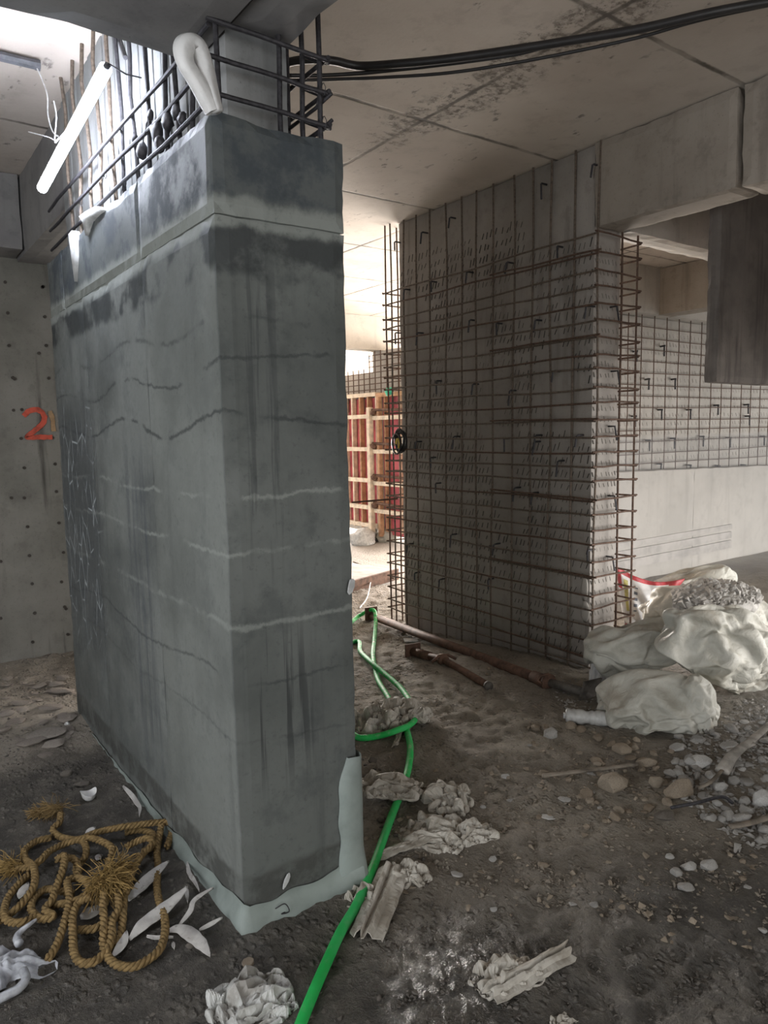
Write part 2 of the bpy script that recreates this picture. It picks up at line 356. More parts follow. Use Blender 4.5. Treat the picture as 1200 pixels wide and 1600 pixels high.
def tube(pts, r, n=8, cap=True, rfun=None, flat=1.0):
    pts = [Vector(p) for p in pts]; V, Fc = [], []
    t0 = (pts[1]-pts[0]).normalized(); up = Vector((0, 0, 1)) if abs(t0.z) < .9 else Vector((1, 0, 0))
    nrm = (up - t0*up.dot(t0)).normalized()
    for i, p in enumerate(pts):
        t = (pts[min(i+1, len(pts)-1)]-pts[max(i-1, 0)]).normalized()
        nrm = (nrm - t*nrm.dot(t)).normalized(); b = t.cross(nrm)
        rr = rfun(i/(len(pts)-1)) if rfun else r
        for k in range(n):
            a = 2*PI*k/n; V.append(p + nrm*math.cos(a)*rr*flat + b*math.sin(a)*rr)
    for i in range(len(pts)-1):
        for k in range(n):
            Fc.append((i*n+k, i*n+(k+1) % n, (i+1)*n+(k+1) % n, (i+1)*n+k))
    if cap: Fc.append(tuple(range(n))[::-1]); Fc.append(tuple(range((len(pts)-1)*n, len(pts)*n)))
    return V, Fc
def spline(pts, n=8):
    pts = [Vector(p) for p in pts]; out = []
    q = [pts[0]*2-pts[1]]+pts+[pts[-1]*2-pts[-2]]
    for i in range(1, len(q)-2):
        for k in range(n):
            t = k/n; a, b, c, d = q[i-1], q[i], q[i+1], q[i+2]
            out.append(.5*((2*b)+(c-a)*t+(2*a-5*b+4*c-d)*t*t+(3*b-a-3*c+d)*t**3))
    out.append(pts[-1]); return out
def resample(pts, step):
    out = [pts[0]]; acc = 0
    for a, b in zip(pts, pts[1:]):
        L = (b-a).length
        if L == 0: continue
        d = step-acc
        while d <= L: out.append(a+(b-a)*(d/L)); d += step
        acc = L-(d-step)
    return out
def hull(pts):
    bm = bmesh.new()
    for p in pts: bm.verts.new(p)
    r = bmesh.ops.convex_hull(bm, input=bm.verts)
    bmesh.ops.delete(bm, geom=list({g for g in r['geom_interior'] if isinstance(g, bmesh.types.BMVert)} | {g for g in r['geom_unused'] if isinstance(g, bmesh.types.BMVert)}), context='VERTS')
    return bmdata(bm)
def tri(x): return abs(((x) % 2)-1)*2-1

# ------------------------------------------------------------------ the setting
def grid_ground():
    V, Fc = [], []
    xs = list(np.arange(-3, -.6, .3)) + list(np.arange(-.6, 5.6, .028)) + list(np.arange(5.6, 13.1, .3))
    ys = list(np.arange(-5, .4, .3)) + list(np.arange(.4, 6.4, .028)) + list(np.arange(6.4, 15.1, .3))
    for y in ys:
        for x in xs:
            z = h(x, y)
            if -.6 < x < 5.6 and .4 < y < 6.4:
                z += .008*noise.noise((x*26, y*26, 1)) + .014*max(0, noise.noise((x*14, y*14, 7))) + .008*(1-2*abs(noise.noise((x*7, y*11, 3))))**3
                z += .006*max(0, noise.noise((x*38, y*38, 7)))
            V.append((x, y, z))
    n = len(xs)
    for j in range(len(ys)-1):
        for i in range(n-1): Fc.append((j*n+i, j*n+i+1, (j+1)*n+i+1, (j+1)*n+i))
    o = link('floor', V, Fc, M['dirt'], smooth=True); tag(o, 'uneven brown dirt floor, dark and damp in the foreground', kind='structure')
grid_ground()
def struct(name, vf, mat, label):
    return tag(link(name, vf[0], vf[1], mat), label, kind='structure')
struct('ceiling', box(-3, 13, -5, 14, 3.3, 3.5), M['ceiling'], 'brown grey concrete ceiling slab with board joints and a broken patch')
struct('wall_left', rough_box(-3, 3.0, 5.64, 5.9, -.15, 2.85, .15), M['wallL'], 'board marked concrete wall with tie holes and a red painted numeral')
struct('wall_side', box(-3.2, -3, -5, 5.9, -.1, 3.3), M['wallL'], 'concrete side wall outside the view')
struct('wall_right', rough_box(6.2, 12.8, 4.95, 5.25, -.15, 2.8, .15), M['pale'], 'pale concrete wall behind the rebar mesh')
# ceiling beams
CB = 'ceiling_beam'
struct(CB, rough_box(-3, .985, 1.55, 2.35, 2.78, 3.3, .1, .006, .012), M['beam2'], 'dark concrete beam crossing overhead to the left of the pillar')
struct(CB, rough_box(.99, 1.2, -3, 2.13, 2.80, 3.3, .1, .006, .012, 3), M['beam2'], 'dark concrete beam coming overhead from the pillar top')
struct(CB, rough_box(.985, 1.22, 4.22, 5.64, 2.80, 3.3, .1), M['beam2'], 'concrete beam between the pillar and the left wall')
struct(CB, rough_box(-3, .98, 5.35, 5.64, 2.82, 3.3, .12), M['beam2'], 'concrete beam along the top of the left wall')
struct(CB, rough_box(3.74, 4.0, 2.06, 2.95, 2.80, 3.3, .05, .006, .014, 6), M['beam'], 'concrete lintel beam beside the caged pier')
struct(CB, rough_box(3.74, 4.0, -3, 2.045, 2.79, 3.3, .06, .006, .014, 7), M['beam'], 'concrete lintel beam nearest the right edge')
struct(CB, rough_box(4.0, 12, 2.87, 3.07, 2.80, 3.3, .08, .004, .01, 8), M['pale'], 'pale cross beam behind the hanging panel')
struct(CB, rough_box(7.2, 7.5, 3.07, 4.85, 2.80, 3.3, .1), M['beam'], 'shaded beam at the side of the far ceiling bay')
struct(CB, rough_box(6.2, 12, 4.78, 5.25, 2.80, 3.3, .1), M['pale'], 'pale beam on top of the far meshed wall')
struct(CB, rough_box(5.2, 12, 9.0, 9.3, 2.80, 3.3, .15), M['pale'], 'pale beam over the timber formwork')
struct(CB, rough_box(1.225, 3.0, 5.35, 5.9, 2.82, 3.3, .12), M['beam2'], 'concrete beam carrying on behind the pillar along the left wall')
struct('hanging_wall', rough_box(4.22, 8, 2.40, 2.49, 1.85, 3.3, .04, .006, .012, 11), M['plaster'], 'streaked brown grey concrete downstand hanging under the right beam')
struct('hanging_wall', box(4.05, 12, .55, .67, 1.35, 3.3), M['plaster'], 'unseen panel added on the right to keep daylight off the hanging wall')  # added light blocker, not a known part of the building
struct('shade_wall', box(3.74, 4.0, -3, 1.35, -.1, 2.8), M['beam'], 'unseen wall added on the right to shade the foreground')  # added out of view to block right daylight from the pillar front
struct('wall_rear', box(-3, 3.7, -5.2, -5, -.1, .9), M['beam'], 'low wall behind the viewpoint')

# painted numeral and tie holes on the left wall
YW = 5.64
def wallpt(x, y, off=.012): return hit(x, y, 1, YW-off)
def stroke(pts, w, name, mat, label, parent):
    c = spline([wallpt(*p) for p in pts], 10); V, Fc = [], []
    for i, p in enumerate(c):
        t = (c[min(i+1, len(c)-1)]-c[max(i-1, 0)]).normalized(); n = Vector((-t.z, 0, t.x))
        ww = w*(1+.25*noise.noise(p*30)); j = .004*noise.noise(p*90)
        V += [p+n*(ww/2+j), p-n*(ww/2-j), p+n*(ww/2+j)+Vector((0, .008, 0)), p-n*(ww/2-j)+Vector((0, .008, 0))]
    for i in range(len(c)-1):
        a = 4*i; b = a+4; Fc += [(a, a+1, b+1, b), (a, b, b+2, a+2), (a+1, a+3, b+3, b+1)]
    return P(name, (V, Fc), mat, parent, label=label)
wl = bpy.data.objects['wall_left']
stroke([(37, 650), (46, 642), (60, 641), (69, 650), (67, 661), (57, 671), (43, 683), (60, 683), (82, 683)], .034, 'painted_numeral', M['red_paint'], 'red hand painted numeral 2', wl)
stroke([(78, 642), (82, 655), (84, 674)], .03, 'painted_stroke', M['orange_paint'], 'faint ochre stroke beside the numeral', wl)
def disc(c, r, ax=1, d=.01, n=10):
    V = []; 
    for s in (0, 1):
        for k in range(n):
            a = 2*PI*k/n; q = [0, 0, 0]; q[ax] = -d if s == 0 else d; q[(ax+1) % 3] = math.cos(a)*r; q[(ax+2) % 3] = math.sin(a)*r
            V.append(Vector(c)+Vector(q))
    Fc = [tuple(range(n)), tuple(range(n, 2*n))[::-1]]+[(k, n+k, n+(k+1) % n, (k+1) % n) for k in range(n)]
    return V, Fc
holes = [(8, 441), (67, 448), (12, 489), (14, 540), (72, 540), (20, 590), (23, 592), (76, 591), (34, 640), (82, 684), (21, 641), (38, 731), (86, 725), (18, 778), (38, 778), (88, 768), (43, 823), (92, 817), (46, 868), (99, 863), (1, 877), (50, 912), (96, 909), (101, 948), (103, 951), (54, 958), (1, 966), (106, 991), (51, 1003), (66, 449), (33, 685), (70, 495), (61, 552)]
for x, y in holes: P('tie_hole', disc(wallpt(x, y, 0), .011), M['chisel'], wl)
# ------------------------------------------------------------------ rebar tools
def bar(p, q, r, n=7): return tube([p, q], r, n)
def bent(pts, r, n=7): return tube(pts, r, n)
def wob(a, b, n=6, amp=.006, seed=0):
    a, b = Vector(a), Vector(b); o = []
    for i in range(n+1):
        t = i/n; o.append(a.lerp(b, t)+Vector((noise.noise((seed, t*3, 1)), noise.noise((seed, t*3, 5)), noise.noise((seed, t*3, 9))))*amp*(1 if 0 < i < n else 0))
    return o
# ------------------------------------------------------------------ near jacketed pillar
JX0, JX1, JY0, JY1 = .885, 1.335, 2.04, 4.28
pil = empty('concrete_pillar', (JX0, JY0, 0), 'tall grey freshly jacketed concrete pillar in the foreground, white wrap at its foot', 'pillar')
def jac(p):
    if p.y < JY0+.05 and p.z < 2.2: p.y += .004
    p.z += .012*noise.noise((p.x*9, p.y*9, 3)) if p.z > 2.4 else 0
    return p
for a, b, s, dx in ((JY0, 2.715, 1, 0), (2.722, 3.58, 2, .003), (3.586, JY1, 3, .006)):
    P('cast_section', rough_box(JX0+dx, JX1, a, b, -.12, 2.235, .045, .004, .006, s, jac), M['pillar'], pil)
for a, b, s, dx in ((JY0, 2.716, 4, -.002), (2.720, 3.94, 5, .001), (3.95, JY1, 6, .003)):
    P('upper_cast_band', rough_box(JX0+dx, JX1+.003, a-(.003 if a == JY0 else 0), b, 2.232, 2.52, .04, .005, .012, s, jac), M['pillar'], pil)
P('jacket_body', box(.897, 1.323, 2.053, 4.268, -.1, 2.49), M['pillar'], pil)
P('original_core', rough_box(.985, 1.2, 2.14, 4.22, 2.4, 3.3, .06, .003, .006, 9), M['core'], pil, label='paler original concrete core above the new jacket')
# board marks on the core's left face (vertical planks between bars)
for i in range(24):
    y0 = 2.36+i*.077
    if y0+.07 < 4.2: P('board_mark', rough_box(.978-.003*(i % 2), .99, y0, y0+.070, 2.45, 3.3, .3, .001, .003, i), M['core'], pil)
# white mortar runs over the top edge at the far end
def splash(pts, off, seed):
    V, Fc = [], []; c = [hit(x, y, 0, JX0-.012) for x, y in pts]
    ctr = sum(c, Vector())/len(c); V = [ctr+Vector((-off-.006, 0, 0))]+[p+Vector((-off*.4, 0, 0)) for p in c]+[p+Vector((.03, 0, 0)) for p in c]; n = len(c)
    for k in range(n): Fc += [(0, 1+k, 1+(k+1) % n), (1+k, 1+n+k, 1+n+(k+1) % n, 1+(k+1) % n)]
    return V, Fc
for pts in ([(107, 366), (113, 360), (118, 372), (119, 400), (117, 440), (113, 405), (110, 385)],
            [(124, 338), (135, 330), (150, 322), (158, 328), (148, 338), (139, 344), (137, 360), (134, 368), (130, 348)],):
    P('mortar_run', splash(pts, .006, 1), M['mortar'], pil, True, label='white mortar run on the pillar top edge')
# foot wrap
def wrap():
    V, Fc = [], []
    path = []; n1 = 46
    for i in range(n1+1): path.append((JX0, JY1-.3-(JY1-.3-JY0)*i/n1, Vector((-1, 0, 0))))
    for i in range(1, 24): path.append((JX0+(JX1-JX0)*i/23, JY0, Vector((0, -1, 0))))
    m = 7
    for i, (x, y, nn) in enumerate(path):
        if abs(x-JX0) < 1e-6 and abs(y-JY0) < 1e-6: nn = Vector((-1, -1, 0)).normalized()*1.3
        t = (.012+.018*math.exp(-(y-JY0)/.6))+.008*noise.noise((x*7, y*7, 0)); left = nn.x < -.9
        if nn.y < -.95: t += .004
        top = (.02+.07*math.exp(-(y-JY0)/.7) if left else .07)+.026*noise.noise((x*9, y*6, 3))
        if not left and x > JX1-.10: top += (x-(JX1-.10))*.9
        for k in range(m):
            a = k/(m-1); zz = -.06+(top+.06)*a; d = t*(math.sin(min(1, .35+a*.85)*PI)**.6 if a < 1 else 0)+.003
            if a > .8: d *= .5
            p = Vector((x, y, zz))+nn*(d+.004*noise.noise((x*20, y*20, zz*20))); V.append(p)
    for i in range(len(path)-1):
        for k in range(m-1): a = i*m+k; Fc.append((a, a+m, a+m+1, a+1))
    return V, Fc
P('foot_wrap', wrap(), M['white_wrap'], pil, True, label='smooth white wrap bulging round the foot')
def edge_wrap():
    V, Fc = [], []; N = 26
    prof = [(-.085, .002), (-.082, -.006), (-.04, -.010), (-.005, -.014), (.010, -.008), (.016, .01), (.014, .05), (.004, .07)]
    for i in range(N+1):
        z = -.05+.52*i/N; w = 1+(.9*(1-z/.12) if z < .12 else 0)
        for a, b in prof:
            V.append(Vector((JX1+a*(1 if a > -.02 else (1+.25*noise.noise((z*9, 3, 0)))*(1-.5*(z/.47)**6))+(.02*(w-1) if a > -.01 else 0), JY0+b*w*1.3+.003*noise.noise((z*14, a*30, 0)), z)))
    m = len(prof)
    for i in range(N):
        for k in range(m-1): a = i*m+k; Fc.append((a, a+1, a+m+1, a+m))
    return V, Fc
P('edge_wrap', edge_wrap(), M['white_wrap'], pil, True, label='white strip wrapped round the lower right edge')
# small plaster curl and flake on the front, chipped patch at right edge
def flake(c, w, hgt, rot, d=.006):
    pts = []
    for k in range(8):
        a = 2*PI*k/8; pts.append((math.cos(a)*w*(.8+.4*random.random()), math.sin(a)*hgt*(.8+.4*random.random())))
    V = []; 
    for s in (0, d):
        for u, v in pts: V.append(Vector((c[0]+u*math.cos(rot)-v*math.sin(rot), c[1]-s, c[2]+u*math.sin(rot)+v*math.cos(rot))))
    n = 8; return V, [tuple(range(n)), tuple(range(n, 2*n))[::-1]]+[(k, n+k, n+(k+1) % n, (k+1) % n) for k in range(n)]
p = hit(447, 1375, 1, JY0-.004); P('plaster_flake', flake(p, .009, .026, -.5), M['mortar'], pil, label='pale plaster flake low on the end face')
p = hit(548, 915, 1, JY0-.004); P('plaster_flake', flake(p, .012, .03, -.3), M['mortar'], pil, label='pale chipped flake on the right edge')
P('wire_curl', tube(spline([hit(430, 1420, 1, JY0-.006)+Vector((0, -.0, 0)), hit(445, 1412, 1, JY0-.02), hit(452, 1424, 1, JY0-.03), hit(440, 1428, 1, JY0-.025), hit(462, 1416, 1, JY0-.01)], 6), .002, 5), M['rebar_dark'], pil)

# rebar cage of the near pillar
cage = empty('rebar_cage', (.93, 2.09, 2.5), 'dark rebar cage standing out of the foreground pillar top', 'rebar')
for i, (x, y) in enumerate([(100, 150), (115, 135), (130, 110), (147, 100), (166, 75), (185, 50), (203, 60), (226, 70), (252, 80), (278, 100), (305, 140)]):
    q = hit(x, y, 0, .93); yb = q.y+random.uniform(-.02, .02)
    P('vertical_bar', tube(wob((.93, yb+random.uniform(-.04, .04), 2.40), (.93+random.uniform(-.01, .01), yb, 3.30), 6, .02, i), .0085, 8), M['rebar_grey'] if i < 5 else M['rebar_dark'], cage)
for (x, y) in ((.935, 2.09), (1.14, 2.09), (1.235, 2.115), (1.285, 2.09), (1.285, 2.30), (1.285, 2.55), (1.285, 2.9)):
    P('vertical_bar', tube(wob((x, y, 2.40), (x, y, 3.30), 5, .008, x*9), .0085, 8), M['rebar_dark'], cage)
for z in (2.575, 2.675, 2.775):
    P('side_stirrup', tube(wob((.915, 2.09, z), (.915, 4.25, z+.01), 10, .012, z*7), .0075, 8), M['rebar_dark'], cage)
    P('front_stirrup', tube(wob((.90, 2.072, z+.005), (1.31, 2.072, z-.003), 5, .006, z*3), .0075, 8), M['rebar_dark'], cage)
    P('side_stirrup', tube(wob((1.302, 2.06, z), (1.302, 4.25, z), 8, .01, z), .0075, 8), M['rebar_dark'], cage)
    P('hook', tube([(1.285, 2.075, z), (1.318, 2.09, z), (1.30, 2.12, z+.01), (1.25, 2.13, z+.02)], .007, 7), M['rebar_dark'], cage)
for z in (2.56, 2.64):
    P('cross_tie', tube([(1.31, 2.06, z+.03), (1.285, 2.12, z), (1.22, 2.32, z-.06)], .006, 7), M['rebar_dark'], cage)
for (x, y) in ((152, 62), ):
    P('bent_tie', tube([hit(187, 62, 0, .94), hit(196, 90, 0, .93)], .009, 7), M['rebar_dark'], cage)
def blob(c, r, seed, sx=1, sy=1, sz=1, sub=2, amp=.35):
    bm = bmesh.new(); bmesh.ops.create_icosphere(bm, subdivisions=sub, radius=1)
    for v in bm.verts:
        k = 1+amp*noise.noise(v.co*1.7+Vector((seed*3.1, 0, 0)))+amp*.5*noise.noise(v.co*4+Vector((0, seed, 0)))
        v.co = Vector(c)+Vector((v.co.x*sx, v.co.y*sy, v.co.z*sz))*r*k
    return bmdata(bm)
for i, (x, y, r) in enumerate([(222, 236, .05), (245, 205, .055), (262, 190, .05), (275, 175, .04), (235, 180, .03), (285, 185, .035), (210, 215, .03), (250, 225, .045)]):
    P('mortar_lump', blob(hit(x, y, 0, .925), r*.62, i, .6, 1.1, 1), M['rebar_dark'], cage, True)
for (x, y, z) in ((.93, 3.2, 2.68), (.93, 2.95, 2.58), (.93, 3.6, 2.67), (1.30, 2.08, 2.68), (1.30, 2.08, 2.58), (.93, 2.66, 2.68)):
    P('tie_wire', tube([(x-.012, y+.02*math.cos(k), z+.022*math.sin(k)) if k < 9 else (x-.02, y+.03, z-.04) for k in range(11)], .0016, 4), M['rebar_dark'], cage)

# lamp tube tied to the cage, second dark batten on the ceiling, wires
a, b = hit(165, 107, 0, .80), hit(66, 294, 0, .76)
lamp = empty('tube_lamp', b, 'glowing white tube lamp tied slanting to the rebar', 'lamp')
gl_ = P('glass_tube', tube([a, b], .022, 14), M['tube'], lamp, True)
d = (b-a).normalized()
P('end_cap', tube([a-d*.02, a], .012, 10), M['housing'], gl_, True); P('end_cap', tube([b, b+d*.012], .016, 12), M['wire_white'], gl_, True)
P('tie_wire', tube([a-d*.03, a-d*.03+Vector((.06, 0, -.02)), (.93, a.y+.02, a.z+.01)], .003, 5), M['rebar_dark'], lamp)
c0, c1 = hit(-40, 78, 2, 3.27), hit(55, 101, 2, 3.27)
lm2 = empty('ceiling_batten', c1, 'dark unlit lamp batten fixed flat under the upper left ceiling', 'lamp')
P('batten_body', tube([c0, c1], .022, 8), M['housing'], lm2); P('end_cap', tube([c1, c1+(c1-c0).normalized()*.02], .024, 8), M['housing'], lm2)
wire = [c1] + [hit(x, y, 0, xx) for x, y, xx in ((66, 125, .80), (74, 150, .80), (75, 180, .78), (82, 205, .78), (92, 214, .78))] + [hit(100, 222, 0, .77)]
o = link('lamp_wire', *tube(spline(wire, 8), .003, 6), M['wire_white']); tag(o, 'thin white wire hanging from the ceiling batten to the lamp', 'wire')
o = link('lamp_wire', *tube(spline([hit(x, y, 0, .78) for x, y in ((84, 158), (88, 180), (87, 200), (86, 222), (92, 216), (100, 208), (88, 219), (76, 214), (45, 206))], 8), .0028, 6), M['wire_white']); tag(o, 'knotted white wire tied round the middle of the glowing lamp', 'wire')

# white cloth loop hung on the pillar corner
def cloth_loop():
    yy = 1.995
    L = [(331, 176), (320, 150), (306, 126), (292, 104), (287, 86), (290, 74), (299, 69), (309, 75), (316, 92), (322, 112), (328, 138), (338, 176)]
    ctr = spline([hit(x, y, 1, yy) for x, y in L], 9); V, Fc = [], []; m = 14
    for i, p in enumerate(ctr):
        t = (ctr[min(i+1, len(ctr)-1)]-ctr[max(i-1, 0)]).normalized(); n = Vector((-t.z, 0, t.x)); s = i/(len(ctr)-1)
        w = .017+.010*math.sin(s*PI)**.6
        for k in range(m):
            a = 2*PI*k/m; f = 1+.10*math.sin(a*5+s*4)+.15*noise.noise((math.cos(a)*2, math.sin(a)*2, s*6))
            V.append(p+n*math.cos(a)*w*f+Vector((0, 1, 0))*math.sin(a)*.022*f)
    for i in range(len(ctr)-1):
        for k in range(m): Fc.append((i*m+k, i*m+(k+1) % m, (i+1)*m+(k+1) % m, (i+1)*m+k))
    Fc += [tuple(range(m)), tuple(range((len(ctr)-1)*m, len(ctr)*m))]
    return V, Fc
o = link('cloth_loop', *cloth_loop(), M['sack_white'], smooth=True); tag(o, 'folded white cloth loop hung on the near corner of the pillar top', 'cloth')

# ------------------------------------------------------------------ caged pier on the right
PX, PX2, PY, PY2 = 3.765, 4.03, 2.96, 4.95
pier = empty('concrete_pier', (PX, PY, 0), 'chisel scored concrete pier with bent dowels inside a rusty rebar cage', 'pillar')
pbody = P('pier_body', rough_box(PX, PX2, PY, PY2, -.2, 3.3, .05, .004, .008, 21), M['pier'], pier)
bd = []
def slash(x, y0, z, l, dy):   # thin slanting raised sliver, coloured for the shade inside a chisel cut
    return ([Vector((x-.002, y0, z)), Vector((x-.002, y0+.004, z)), Vector((x-.002, y0+.004-dy, z+l)), Vector((x-.002, y0-dy, z+l)), Vector((x+.004, y0, z)), Vector((x+.004, y0+.004, z)), Vector((x+.004, y0+.004-dy, z+l)), Vector((x+.004, y0-dy, z+l))],
            [(0, 1, 2, 3), (0, 3, 7, 4), (1, 5, 6, 2), (0, 4, 5, 1), (2, 6, 7, 3)])
rs = random.Random(3)
z = .1
while z < 3.02:
    y = PY+.03
    while y < PY2-.03:
        if not (z > 2.75 and y < 3.55) and noise.noise((y*2, z*1.5, 4)) > -.28:
            bd.append(slash(PX, y, z+rs.uniform(-.008, .008), rs.uniform(.028, .058), rs.uniform(.010, .020)))
        y += .043*rs.uniform(.7, 1.3)+(.03 if rs.random() < .15 else 0)
    z += .084
P('chisel_mark', join(*bd), M['chisel'], pier, kind='stuff')
bd = []
z = .3
while z < 2.7:
    x = PX+.02
    while x < PX2-.02:
        v, f = slash(0, 0, z, rs.uniform(.02, .035), .01); bd.append(([Vector((x+p.y, PY+p.x, p.z)) for p in v], f)); x += .04*rs.uniform(.7, 1.3)
    z += .07
P('chisel_mark', join(*bd), M['chisel_pale'], pier, kind='stuff')
def dowel(y, z, s=1, drop=.09):
    return tube([(PX+.02, y, z), (PX-.05, y, z), (PX-.06, y+.004*s, z-.006), (PX-.065, y+.012*s, z-drop)], .0065, 6)
dw = [(619, 378), (662, 363), (706, 340), (848, 287), (930, 257), (635, 452), (676, 440), (733, 425), (795, 410), (873, 385), (655, 520), (737, 500), (778, 505), (920, 478), (840, 500), (684, 595), (868, 580), (712, 682), (790, 685), (838, 690), (653, 690), (683, 755), (807, 762), (840, 680), (920, 860), (775, 850), (708, 835), (765, 905), (875, 720), (690, 905), (650, 895), (800, 610), (835, 770), (620, 520), (742, 600), (905, 680), (675, 715), (640, 850)]
for i, (x, y) in enumerate(dw):
    q = hit(x, y, 0, PX-.04); P('dowel', dowel(q.y, q.z, 1 if i % 3 else -1, .07+.04*rs.random()), M['rebar_dark'], pbody)
for x, z in ((3.93, 2.35), (3.95, 1.95), (3.93, 1.6), (3.94, 1.15), (3.93, .75)):
    P('dowel', tube([(x, PY+.02, z), (x, PY-.05, z), (x+.01, PY-.06, z-.09)], .0065, 6), M['rebar_dark'], pbody)
P('broken_patch', blob((PX, 3.0, .55), .05, 4, .25, .6, 1.6), M['pale'], pbody, True); P('broken_patch', blob((PX, 2.99, .40), .05, 6, .25, .7, 1.4), M['pale'], pbody, True)

cg = empty('rebar_cage', (3.71, 2.90, 0), 'rusty rebar mesh cage wrapped round the scored pier on the right', 'rebar')
CXL, CXR, CYF, CYB = 3.71, 4.12, 2.895, 5.06
for i, y in enumerate((4.99, 4.84, 4.68, 4.51, 4.32, 4.14, 3.98, 3.81, 3.61, 3.44, 3.28, 3.09, 2.90)):
    P('vertical_bar', tube(wob((CXL, y, -.1), (CXL+(.03 if i else 0), y, 3.30), 9, .02, i*3), .0072, 7), M['rebar_grey'], cg)
for i, (x, y, zt) in enumerate(((3.96, 2.90, 2.8), (4.12, 2.90, 2.8), (3.83, 5.06, 3.3), (4.12, 5.06, 2.8), (4.12, 4.2, 2.8), (4.12, 3.5, 2.8), (3.71, 5.06, 3.3))):
    P('vertical_bar', tube(wob((x, y, -.1), (x, y, zt), 8, .012, i*5), .0072, 7), M['rebar'], cg)
z, i = .04, 0
while z < 2.76:
    dz = rs.uniform(-.012, .012); i += 1; zz = z+dz; zf = zz+rs.uniform(-.012, .012)
    P('stirrup_bar', tube(wob((CXL-.012, CYF-.02, zf), (CXL-.012, CYB+.03, zz), 12, .018, i*1.7), .0062, 6), M['rebar_grey'] if i % 3 else M['rebar'], cg)
    P('stirrup_bar', tube(wob((CXL-.035, CYF-.014, zf+.008), (CXR+.015, CYF-.014, zz+.006), 4, .008, i*2.3), .0062, 6), M['rebar'], cg)
    P('stirrup_bar', tube(wob((CXL-.03, CYB+.014, zz+.004), (CXR+.01, CYB+.014, zz), 4, .008, i*2.9), .0062, 6), M['rebar'], cg)
    P('stirrup_bar', tube(wob((CXR+.012, CYF-.01, zz), (CXR+.012, CYB+.02, zz), 8, .010, i*3.3), .0062, 6), M['rebar'], cg)
    if i % 5 == 2:   # lapped doubles
        P('stirrup_bar', tube(wob((CXL-.028, CYF-.05, zf+.014), (CXL-.02, CYF+.9, zz+.02), 5, .008, i*4.1), .006, 6), M['rebar'], cg)
    z += .1005 if z > .1 else .09
# coil of black cable and yellow tape hooked on the cage edge
ck = hit(624, 686, 0, 3.68)
coil = empty('cable_coil', ck, 'small black cable coil hooked on the far edge of the rebar cage', 'cable')
for k in range(5):
    P('cable_turn', tube([ck+Vector((.02*math.sin(k), .06*math.cos(t/14*2*PI)+.02*math.sin(k*2), .085*math.sin(t/14*2*PI)-.01*k)) for t in range(15)], .009, 6), M['black_cable'], coil)
P('yellow_wire', tube([ck+Vector((-.02, .02*math.cos(t), .05*math.sin(t)-.04)) for t in range(5)], .008, 5), M['yellow'], coil)

# ------------------------------------------------------------------ far meshed wall, right
mesh = empty('rebar_mesh', (7, 4.88, 1.1), 'rebar mesh fixed in front of the pale far wall at right', 'rebar')
x = 6.3; i = 0
while x < 11.5:
    i += 1
    P('vertical_bar', tube(wob((x, 4.86, 1.05), (x, 4.86, 2.80), 5, .012, i), .0055, 6), M['rebar'], mesh); x += .235
z = 1.17; i = 0
while z < 2.78:
    i += 1
    P('horizontal_bar', tube(wob((6.2, 4.845, z), (11.6, 4.845, z), 14, .02, i*1.3), .005, 6), M['rebar'], mesh); z += .125
wr = bpy.data.objects['wall_right']
bd = []
z = 1.2
while z < 2.7:
    x = 6.4
    while x < 10.5:
        v, f = slash(0, 0, z, rs.uniform(.03, .05), .012); bd.append(([Vector((x+p.y*1.3, 4.95+p.x, p.z)) for p in v], f)); x += .075*rs.uniform(.7, 1.3)
    z += .1
P('chisel_mark', join(*bd), M['chisel_pale'], wr, kind='stuff')
for x, y in ((1039, 540), (1015, 592), (1056, 592), (996, 548), (994, 650), (1035, 640), (1123, 633), (1170, 632), (1080, 640), (1055, 685), (1016, 688), (1100, 682), (1142, 684), (1195, 682), (1172, 650), (1034, 725), (1080, 727), (1125, 728), (1165, 727)):
    q = hit(x, y, 1, 4.86); P('dowel', tube([(q.x+.05, 4.96, q.z), (q.x, 4.86, q.z), (q.x-.02, 4.855, q.z-.02), (q.x-.025, 4.85, q.z-.12)], .010, 6), M['rebar_dark'], wr)
jw = empty('low_jacket_wall', (6.6, 4.7, 0), 'pale smooth concrete band cast along the foot of the far meshed wall', 'wall', kind='structure')
def slope_top(p):
    if p.z > .9: p.z += -.035*(p.x-6.5)*.6+.006*noise.noise((p.x*6, 0, 0))
    return p
P('cast_band', rough_box(6.2, 7.92, 4.74, 4.95, -.2, 1.12, .12, .004, .01, 31, slope_top), M['pale'], jw)
P('cast_band', rough_box(7.926, 12.5, 4.745, 4.95, -.2, 1.12, .12, .004, .01, 32, slope_top), M['pale'], jw)
for a, b in ((.06, .16), (.185, .27), (.30, .36)):
    P('form_board', rough_box(6.4, 8.75, 4.715, 4.742, a, b, .2, .003, .003, a*40), M['ply_grey'], jw)

